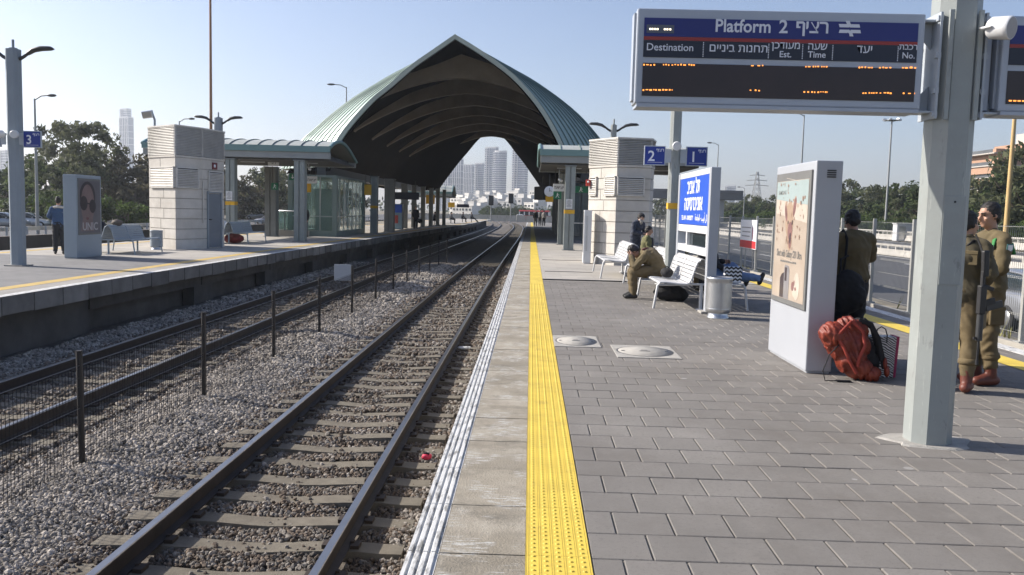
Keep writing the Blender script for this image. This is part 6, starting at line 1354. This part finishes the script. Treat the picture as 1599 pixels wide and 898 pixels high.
def kit(t, k=1.0, back=False):
    mb = MB()
    for s_ in (-1, 1): mb.bbox((s_*.10, .150 if not back else -.148, 1.27), (.11,.02,.12), .006); mb.bbox((s_*.10, .156 if not back else -.154, 1.325), (.115,.018,.035), .005)
    mb.build('pocket', m_khaki, t)
    for s_ in (-1, 1): mb = MB(); mb.bbox((s_*.205,.02,.70), (.035,.15,.17), .01, rz=s_*.05); mb.bbox((s_*.212,.02,.775), (.03,.155,.04), .008); mb.build('thigh_pocket', m_khak2, t)
    mb = MB(); rings(mb, [((0,-.01,1.462),.082,.082),((0,-.012,1.492),.072,.074)], Vector((1,0,0)), 18); mb.build('collar', m_khaki, t)
    for s_ in (-1, 1): mb = MB(); rings(mb, [((s_*.108,-.012,.325),.080,.080),((s_*.109,-.016,.285),.088,.088),((s_*.110,-.02,.262),.070,.072)], Vector((1,0,0)), 16); mb.build('trouser_cuff', m_khak2, t)
kit(sa)
# soldier seen from behind with a rifle, half hidden by the post
P_ = dict(STAND, elL=(-.26,.04,1.16), wrL=(-.10,.24,1.10), elR=(.25,-.05,1.15), wrR=(.16,.14,1.00), head=(.02,.04,1.60), chest=(0,-.035,1.30), neck=(0,.0,1.46))
sb, J = person('soldier with a slung rifle seen from behind, half hidden by the big post', (4.07,8.15,0), R(-38), P_, mat('dark_olive_jacket', (.085,.070,.040), .85, 0, .2, 5, .25, 120), m_khak2, m_boot, 1.73, look=(.55,1,-.1), fat=1.1, tall=True, top_name='jacket')
kit(sb, back=True)
mb = MB(); mb.tube([(.16,.10,1.40),(.10,-.10,1.43),(-.02,-.165,1.28),(-.14,-.15,1.08),(-.20,-.05,1.0)], .02, 6, sx=.4); mb.build('rifle_sling', m_rubber, sb)
t = thing('rifle', 'black assault rifle hanging at the side of the half hidden soldier', 'rifle', (4.13,7.88,.90), R(-75)); mb = MB()
mb.bbox((0,0,.0), (.045,.06,.24), .008); mb.bbox((0,.01,.30), (.04,.055,.22), .012, rx=.05); mb.bbox((0,.0,.17),(.03,.03,.14),.006); mb.bbox((0,.075,-.02), (.028,.10,.055), .006, rx=.3); mb.bbox((0,.055,.10), (.03,.10,.035), .008, rx=-.3); mb.build('receiver', m_black, t)
mb = MB(); mb.tube([(0,0,-.12),(0,0,-.34)], .026, 10); mb.build('handguard', m_dark, t); mb = MB(); mb.tube([(0,0,-.34),(0,0,-.50)], .009, 8); mb.tube([(0,0,-.50),(0,0,-.545)], .013, 8); mb.box((0,-.03,-.32),(.012,.04,.02)); mb.build('barrel', m_black, t)
mb = MB(); mb.bbox((0,.12,-.05), (.026,.16,.06), .006, rx=.25); mb.build('magazine', m_dark, t); mb = MB(); mb.tube([(0,-.01,.36),(-.06,.0,.46),(-.10,-.01,.54)], .012, 6, sx=.4); mb.build('sling', m_rubber, t); t.scale = (1.15,1.15,1.1)
# soldier behind the advertising stand, back turned
P_ = dict(STAND, head=(.0,.06,1.585), neck=(0,.0,1.455), elR=(.27,.08,1.18), wrR=(.09,.27,1.22), elL=(-.26,.06,1.17), wrL=(-.08,.26,1.2))
sc_, J = person('soldier turned away in the shade behind the right advertising stand', (3.66,9.80,0), R(10), P_, m_khaki, m_dk, m_bootk, 1.74, look=(.1,1,-.45), fat=1.12)
mb = MB(); mb.tube([(-.14,.12,1.40),(-.13,0,1.475),(-.15,-.12,1.38),(-.17,-.145,1.20),(-.18,-.13,1.02)], .022, 8, sx=.5); mb.build('bag_strap', m_rubber, sc_)
t = thing('shoulder_bag', 'black bag hanging at the hip of the soldier behind the advertising stand', 'bag', (3.53,9.54,.80), R(10)); mb = MB(); mb.ball((0,0,0), (.21,.10,.25), 16); mb.ball((.06,-.05,-.05), (.13,.08,.15), 12); solid(mb, 'bag_body', m_rubber, t, .02, 2, .012); mb = MB(); mb.tube([(-.1,0,.2),(-.08,.04,.36),(.02,.06,.40)], .014, 6, sx=.5); mb.build('strap', m_rubber, t)
# seated soldier with his head in his hands
ss, J = person('seated soldier bent forward with his head in his hands on the white bench', (2.40,16.25,0), R(90), BENT, m_khaki, m_khak2, m_bootk, 1.78, look=(0,.45,-1), fat=1.35, curl=.9, handdir={'L':(.25,.1,1),'R':(-.25,.1,1)})
mb = MB(); mb.tube([(-.19,.30,.94),(-.10,.20,.97),(-.08,.10,.88)], .02, 6, sx=.5); mb.build('shoulder_strap', mat('maroon_strap', (.12,.03,.03), .8, 0, .1, 8), ss)
# bearded man leaning on a trolley
P_ = dict(STAND, chest=(0,.06,1.27), neck=(0,.12,1.42), head=(0,.20,1.53), shL=(-.185,.10,1.37), shR=(.185,.10,1.37), elL=(-.25,.14,1.10), elR=(.25,.14,1.10), wrL=(-.06,.34,1.06), wrR=(.06,.34,1.06))
person('bearded man in dark patterned jacket and cap leaning on a trolley handle', (3.05,25.0,0), R(-140), P_, m_navyc, m_navyc, m_bootk, 1.72, look=(-.1,1,-.35), cap=m_dk, beard=True, top_name='jacket', skin=m_skin2)
t = thing('shopping_trolley', 'dark upright shopping trolley under the hands of the bearded man', 'trolley', (3.30,24.68,0), R(-140)); mb = MB(); mb.tube([(-.16,0,.15),(-.16,0,1.0),(-.10,0,1.03),(.10,0,1.03),(.16,0,1.0),(.16,0,.15)], .014, 8); mb.build('frame', m_dark, t); mb = MB(); mb.bbox((0,.08,.55), (.34,.22,.78), .05); mb.build('bag', m_dk, t)
for s_ in (-1,1): mb = MB(); mb.lathe([(.03,-.02),(.075,-.02),(.075,.02),(.03,.02)], (s_*.19,.04,.076), 14, axis='x'); mb.build('wheel', m_black, t)
# others around the benches
person('seated person in a khaki shirt on the far side of the middle white bench', (3.30,19.1,0), R(-100), dict(SIT, chest=(0,.10,.88), neck=(0,.20,1.03), head=(0,.29,1.13), shL=(-.185,.16,.99), shR=(.185,.16,.99)), mat('yellow_khaki_shirt', (.17,.135,.045), .85, 0, .15, 5), m_khak2, m_bootk, 1.72, look=(0,1,-.5), cap=mat('maroon_cap', (.07,.03,.03), .8, 0, .1, 8))
person('second seated person beside the lamp post on the far bench, partly hidden', (3.02,22.6,0), R(-95), SIT, mat('olive_shirt', (.13,.125,.05), .85, 0, .15, 5), m_dk, m_bootk, 1.68, look=(0,1,-.3))
LIE = dict(SIT, waist=(0,-.03,.70), chest=(0,-.04,.90), neck=(0,-.02,1.07), head=(0,.03,1.22), knL=(-.10,.44,.72), anL=(-.10,.72,.46), knR=(.13,.47,.555), anR=(.14,.92,.52), hipL=(-.09,.02,.53), hipR=(.09,.02,.53), elL=(-.24,.12,.78), wrL=(-.12,.30,.80), elR=(.24,.08,.76), wrR=(.15,.30,.66))
lj, J = person('person in light blue jeans resting stretched legs on the white bench behind the litter bin', (3.26,15.62,0), R(-92), LIE, m_dk, m_jean, m_bootk, 1.70, look=(.2,1,-.4), hair='long', toe=(0,.35,.94), top_name='jacket')
person('person in black standing bent behind the station sign', (3.72,18.4,0), R(60), dict(STAND, chest=(0,.10,1.26), neck=(0,.20,1.40), head=(0,.29,1.50), shL=(-.185,.17,1.35), shR=(.185,.17,1.35), elL=(-.22,.28,1.10), elR=(.22,.28,1.10), wrL=(-.1,.42,.98), wrR=(.1,.42,.98)), m_dk, m_dk, m_bootk, 1.70, look=(0,1,-.5), top_name='jacket')
# left platform
dj, J = person('person in a denim jacket and dark leggings beside the left advertising stand', (-13.72,24.75,0), R(28), dict(STAND, elR=(.27,.02,1.16), wrR=(.12,.20,1.05), elL=(-.27,.02,1.16), wrL=(-.12,.2,1.05)), m_denim, m_dk, m_bootk, 1.66, look=(.2,1,-.2), hair='bun', top_name='denim_jacket', fat=1.12)
mb = MB(); mb.tube([(-.15,.02,1.36),(-.10,-.10,1.37),(0,-.125,1.38),(.10,-.10,1.37),(.15,.02,1.36)], .035, 8); mb.build('fur_collar', mat('pale_collar', (.5,.46,.42), .9, 0, .15, 20), dj)
person('crouching dark traveller on the bench right of the left advertising stand', (-13.02,26.1,0), R(70), dict(BENT, head=(0,.38,.98), neck=(0,.27,.95)), m_dk, m_dk, m_bootk, 1.70, look=(0,1,-.6), top_name='jacket')
person('traveller in white bent over on the second left bench', (-12.45,35.0,0), R(80), BENT, m_wht, m_dk, m_bootk, 1.70, look=(0,.5,-1), det=False)
q = AY(481,330,44.0); person('dark-haired person standing at the glass balustrade', (q.x,43.4,0), R(150), STAND, m_dk, m_greyc, m_bootk, 1.66, det=False, hair='long')
q = G(649,357.3); person('traveller in black carrying a bag under the arch on the left platform', (q.x,q.y,0), R(200), STAND, m_dk, m_dk, m_bootk, 1.78, det=False, long_coat=True, top_name='coat')
t = thing('handbag', 'black bag hanging from the hand of the traveller under the arch', 'bag', (q.x+.34,q.y-.1,.62)); mb = MB(); mb.ball((0,0,0), (.2,.1,.2), 12); solid(mb, 'bag_body', m_rubber, t, .03, 1); mb = MB(); mb.tube([(-.1,0,.15),(0,0,.33),(.1,0,.15)], .012, 6); mb.build('handle', m_rubber, t)
for px, Y, lab in ((678,84,'dark seated traveller beside the slim columns under the arch'),(704,97,'huddled seated traveller below the small orange sign'),(722,108,'seated traveller far down the left platform, left of the reclining one'),(736,110,'reclining traveller at the far end of the left platform')):
    q = AY(px, 350, Y); t = thing('waiting_chair', 'dark chair under the '+lab.split(',')[0], 'seat', (q.x-.1,Y,0), R(-90)); mb = MB(); mb.bbox((0,.12,.42), (.6,.45,.05), .01); mb.bbox((0,-.12,.68), (.6,.04,.45), .01); mb.build('shell', m_steel, t)
    for s_ in (-1,1): mb = MB(); mb.tube([(s_*.22,.1,.40),(s_*.24,.1,0)], .025, 6); mb.build('leg', m_dark, t)
    person(lab, (q.x,Y,0), R(-90), SIT if px != 736 else dict(SIT, anL=(-.1,.75,.12), anR=(.1,.8,.12), head=(0,.0,1.2)), m_dk if px != 704 else m_greyc, m_dk, m_bootk, 1.72, det=False)
for px, Y, lab, tp, bt in ((836,92,'dark traveller at the far end of the yellow strip on the right platform',m_dk,m_greyc),(843,98,'traveller in grey at the far end of the right platform, middle of three',m_greyc,m_dk),(849,95,'traveller in pale top by the stair hall at the far end of the right platform',mat('pale_top', (.3,.28,.27), .8, 0, .1, 5),m_dk)):
    q = AY(px, 350, Y); person(lab, (q.x,Y,0), R(rnd.uniform(0,360)), STAND, tp, bt, m_bootk, 1.75, det=False)

# ---------------------------------------------------------------- bags
m_redn = mat('red_orange_nylon', (.17,.022,.013), .5, 0, .25, 7, .25, 40, c2=(.25,.040,.016))
t = thing('hiking_backpack', 'large crumpled red hiking backpack leaning on the right advertising stand', 'backpack', (3.25,8.60,0)); mb = MB()
for x, y, z, a, b_, c in ((-.17,.0,.44,.15,.12,.13),(-.08,.02,.36,.17,.14,.18),(.0,.0,.22,.15,.13,.16),(.08,-.02,.12,.13,.12,.11),(.18,-.04,.07,.10,.09,.07),(-.03,.03,.53,.12,.10,.09),(.06,.04,.46,.10,.10,.12),(.02,.02,.33,.16,.14,.16)): mb.ball((x,y,z), (a,b_,c), 14)
body = solid(mb, 'pack_body', m_redn, t, .010, 2, .012, 6)
for v in body.data.vertices:
    q_ = v.co; v.co = q_+v.normal*(.018*(1-abs(mnoise.noise(Vector((q_.x*19+q_.z*10, q_.y*9, q_.z*4-q_.x*3)))*2.8))+.004*(1-abs(mnoise.noise(Vector((q_.x*34+q_.z*18, q_.y*16, q_.z*9-q_.x*6)))*2.6)))
mb = MB()
for pts in ([(-.04,-.09,.60),(.06,-.125,.50),(.08,-.145,.36),(.03,-.15,.24),(.02,-.14,.15)], [(-.20,-.10,.47),(-.12,-.14,.33),(-.06,-.145,.2),(.02,-.13,.08)], [(-.04,-.09,.60),(-.14,-.12,.50),(-.22,-.10,.40)]): mb.tube(pts, .018, 6, sx=.5)
mb.build('compression_strap', mat('red_webbing', (.30,.04,.025), .7, 0, .1, 20), t)
mb = MB(); mb.ball((.10,.08,.36), (.10,.10,.22), 12); mb.ball((.19,.06,.16), (.12,.10,.14), 12); mb.ball((.15,.06,.25), (.11,.10,.18), 12); mb.ball((.10,.10,.5), (.07,.07,.12), 10); solid(mb, 'back_panel', m_rubber, t, .014, 2, .012)
for pts in ([(.05,-.02,.60),(.17,-.03,.56),(.25,-.03,.42),(.30,-.02,.25),(.33,-.04,.12)], [(.12,.05,.60),(.22,.05,.52),(.27,.05,.36),(.30,.03,.18)]): mb = MB(); mb.tube(pts, .028, 8, sx=.45); mb.build('shoulder_strap', m_rubber, t)
mb = MB(); mb.ball((.34,-.07,.10), (.025,.05,.06), 10); mb.ball((.32,-.07,.18), (.02,.03,.06), 8); mb.build('hip_pad', m_redn, t)
mb = MB(); mb.tube([(-.16,-.1,.36),(-.26,-.13,.26),(-.32,-.15,.10),(-.30,-.17,.01),(-.20,-.18,.012),(-.05,-.2,.012)], .006, 5); mb.box((-.12,-.17,.012), (.14,.05,.012)); mb.build('loose_strap', m_rubber, t)
m_zeb = bpy.data.materials.new('zebra_print'); m_zeb.use_nodes = True; n = m_zeb.node_tree.nodes; l = m_zeb.node_tree.links; p = n['Principled BSDF']; p.inputs['Roughness'].default_value = .4
tc = n.new('ShaderNodeTexCoord'); mp = n.new('ShaderNodeMapping'); mp.inputs['Rotation'].default_value = (0, R(62), 0); wv = n.new('ShaderNodeTexWave'); wv.inputs['Scale'].default_value = 15; wv.inputs['Distortion'].default_value = 5.5; wv.inputs['Detail'].default_value = 1.5; wv.inputs['Detail Scale'].default_value = 1.1
rp = n.new('ShaderNodeValToRGB'); rp.color_ramp.interpolation = 'EASE'; rp.color_ramp.elements[0].position = .46; rp.color_ramp.elements[1].position = .54; rp.color_ramp.elements[0].color = (.015,.015,.017,1); rp.color_ramp.elements[1].color = (.70,.69,.68,1)
l.new(tc.outputs['Object'], mp.inputs[0]); l.new(mp.outputs[0], wv.inputs[0]); l.new(wv.outputs['Fac'], rp.inputs[0]); l.new(rp.outputs[0], p.inputs['Base Color'])
t = thing('shopping_bag', 'zebra striped shopping bag with a pink side behind the red backpack', 'shopping bag', (3.60,8.80,0)); mb = MB(); mb.prism([(-.15,-.07),(.14,-.07),(.14,.07),(-.15,.07)], .004, .42, poly2=[(-.165,-.08),(.15,-.08),(.15,.08),(-.165,.08)]); mb.build('bag_body', m_zeb, t)
mb = MB(); mb.prism([(.141,-.072),(.165,-.072),(.165,.072),(.141,.072)], .004, .425, poly2=[(.151,-.082),(.178,-.082),(.178,.082),(.151,.082)]); mb.build('pink_side', mat('pink_trim', (.35,.03,.10), .5, 0, .1, 8), t)
mb = MB(); mb.tube([(-.07,-.083,.36),(-.07,-.083,.44),(-.05,-.083,.50),(-.01,-.083,.525),(.03,-.083,.50),(.05,-.083,.44),(.05,-.083,.36)], .006, 6); mb.build('handle', m_black, t)
t = thing('tote_bag', 'black and white zigzag tote bag on the bench behind the litter bin', 'tote bag', (3.52,14.90,.455)); mb = MB(); mb.bbox((0,0,.14), (.30,.12,.28), .02); mb.build('bag_body', m_lettw, t); mb = MB()
for r__ in range(4):
    z = .03+r__*.066; P = [(-.15+k*.0375, z+(.028 if k % 2 else 0)) for k in range(9)]; mb.extr(P+[(x, zz+.033) for x, zz in reversed(P)], (0,-.0615,0), (1,0,0), (0,0,1), (0,-.002,0))
mb.build('zigzag', m_black, t)
def blob(name, lab, cat, loc, parts, m, vox=.02, wr=.014):
    t = thing(name, lab, cat, loc); mb = MB()
    for c, r_ in parts: mb.ball(c, r_, 12)
    solid(mb, 'bag_body', m, t, vox, 2, wr, 12); mb = MB(); c, r_ = parts[0]; mb.tube([(c[0]-r_[0]*.5,c[1],c[2]+r_[2]*.8),(c[0],c[1],c[2]+r_[2]*1.25),(c[0]+r_[0]*.5,c[1],c[2]+r_[2]*.8)], .012, 6); mb.build('handle', m_rubber, t); return t
blob('backpack', 'black backpack on the ground under the seated soldier bench', 'backpack', (2.62,16.0,0), [((0,0,.16),(.30,.17,.16)),((.2,0,.12),(.16,.14,.12))], m_rubber)
blob('small_bag', 'small black bag lying on the white bench behind the seated soldier', 'bag', (2.52,15.75,.455), [((0,0,.09),(.12,.14,.09))], m_rubber)
blob('travel_bag', 'brown bag on top of the left grey bench', 'bag', (-12.62,26.0,.83), [((0,0,.10),(.14,.22,.10))], mat('brown_bag', (.12,.10,.08), .8, 0, .2, 6))
blob('red_bag', 'red and black bag on the ground under the second left bench', 'bag', (-12.0,34.6,0), [((0,0,.20),(.42,.22,.20)),((-.2,-.05,.18),(.2,.18,.17))], mat('red_black_bag', (.16,.02,.02), .7, 0, .6, 3), .03)
# litter on the stones
for i, (px, py, c, lab, s_) in enumerate(((352/3.455+430,560/3.455+340,(.7,.7,.7),'crumpled white paper on the stones beside the low fence',.12),(666,716,(.6,.03,.08),'small red scrap on the stones below the platform edge',.06),(725,545,(.6,.6,.58),'pale bottle on the stones below the platform edge',.14))):
    q = G(px, py, -1.12); t = blob('litter', lab, 'litter', (q.x, q.y, -1.13), [((0,0,.03),(s_,s_*.6,.035)),((s_*.5,.02,.03),(s_*.5,s_*.4,.03))], mat('litter_%d' % i, c, .6, 0, .1, 9), .012, .01)
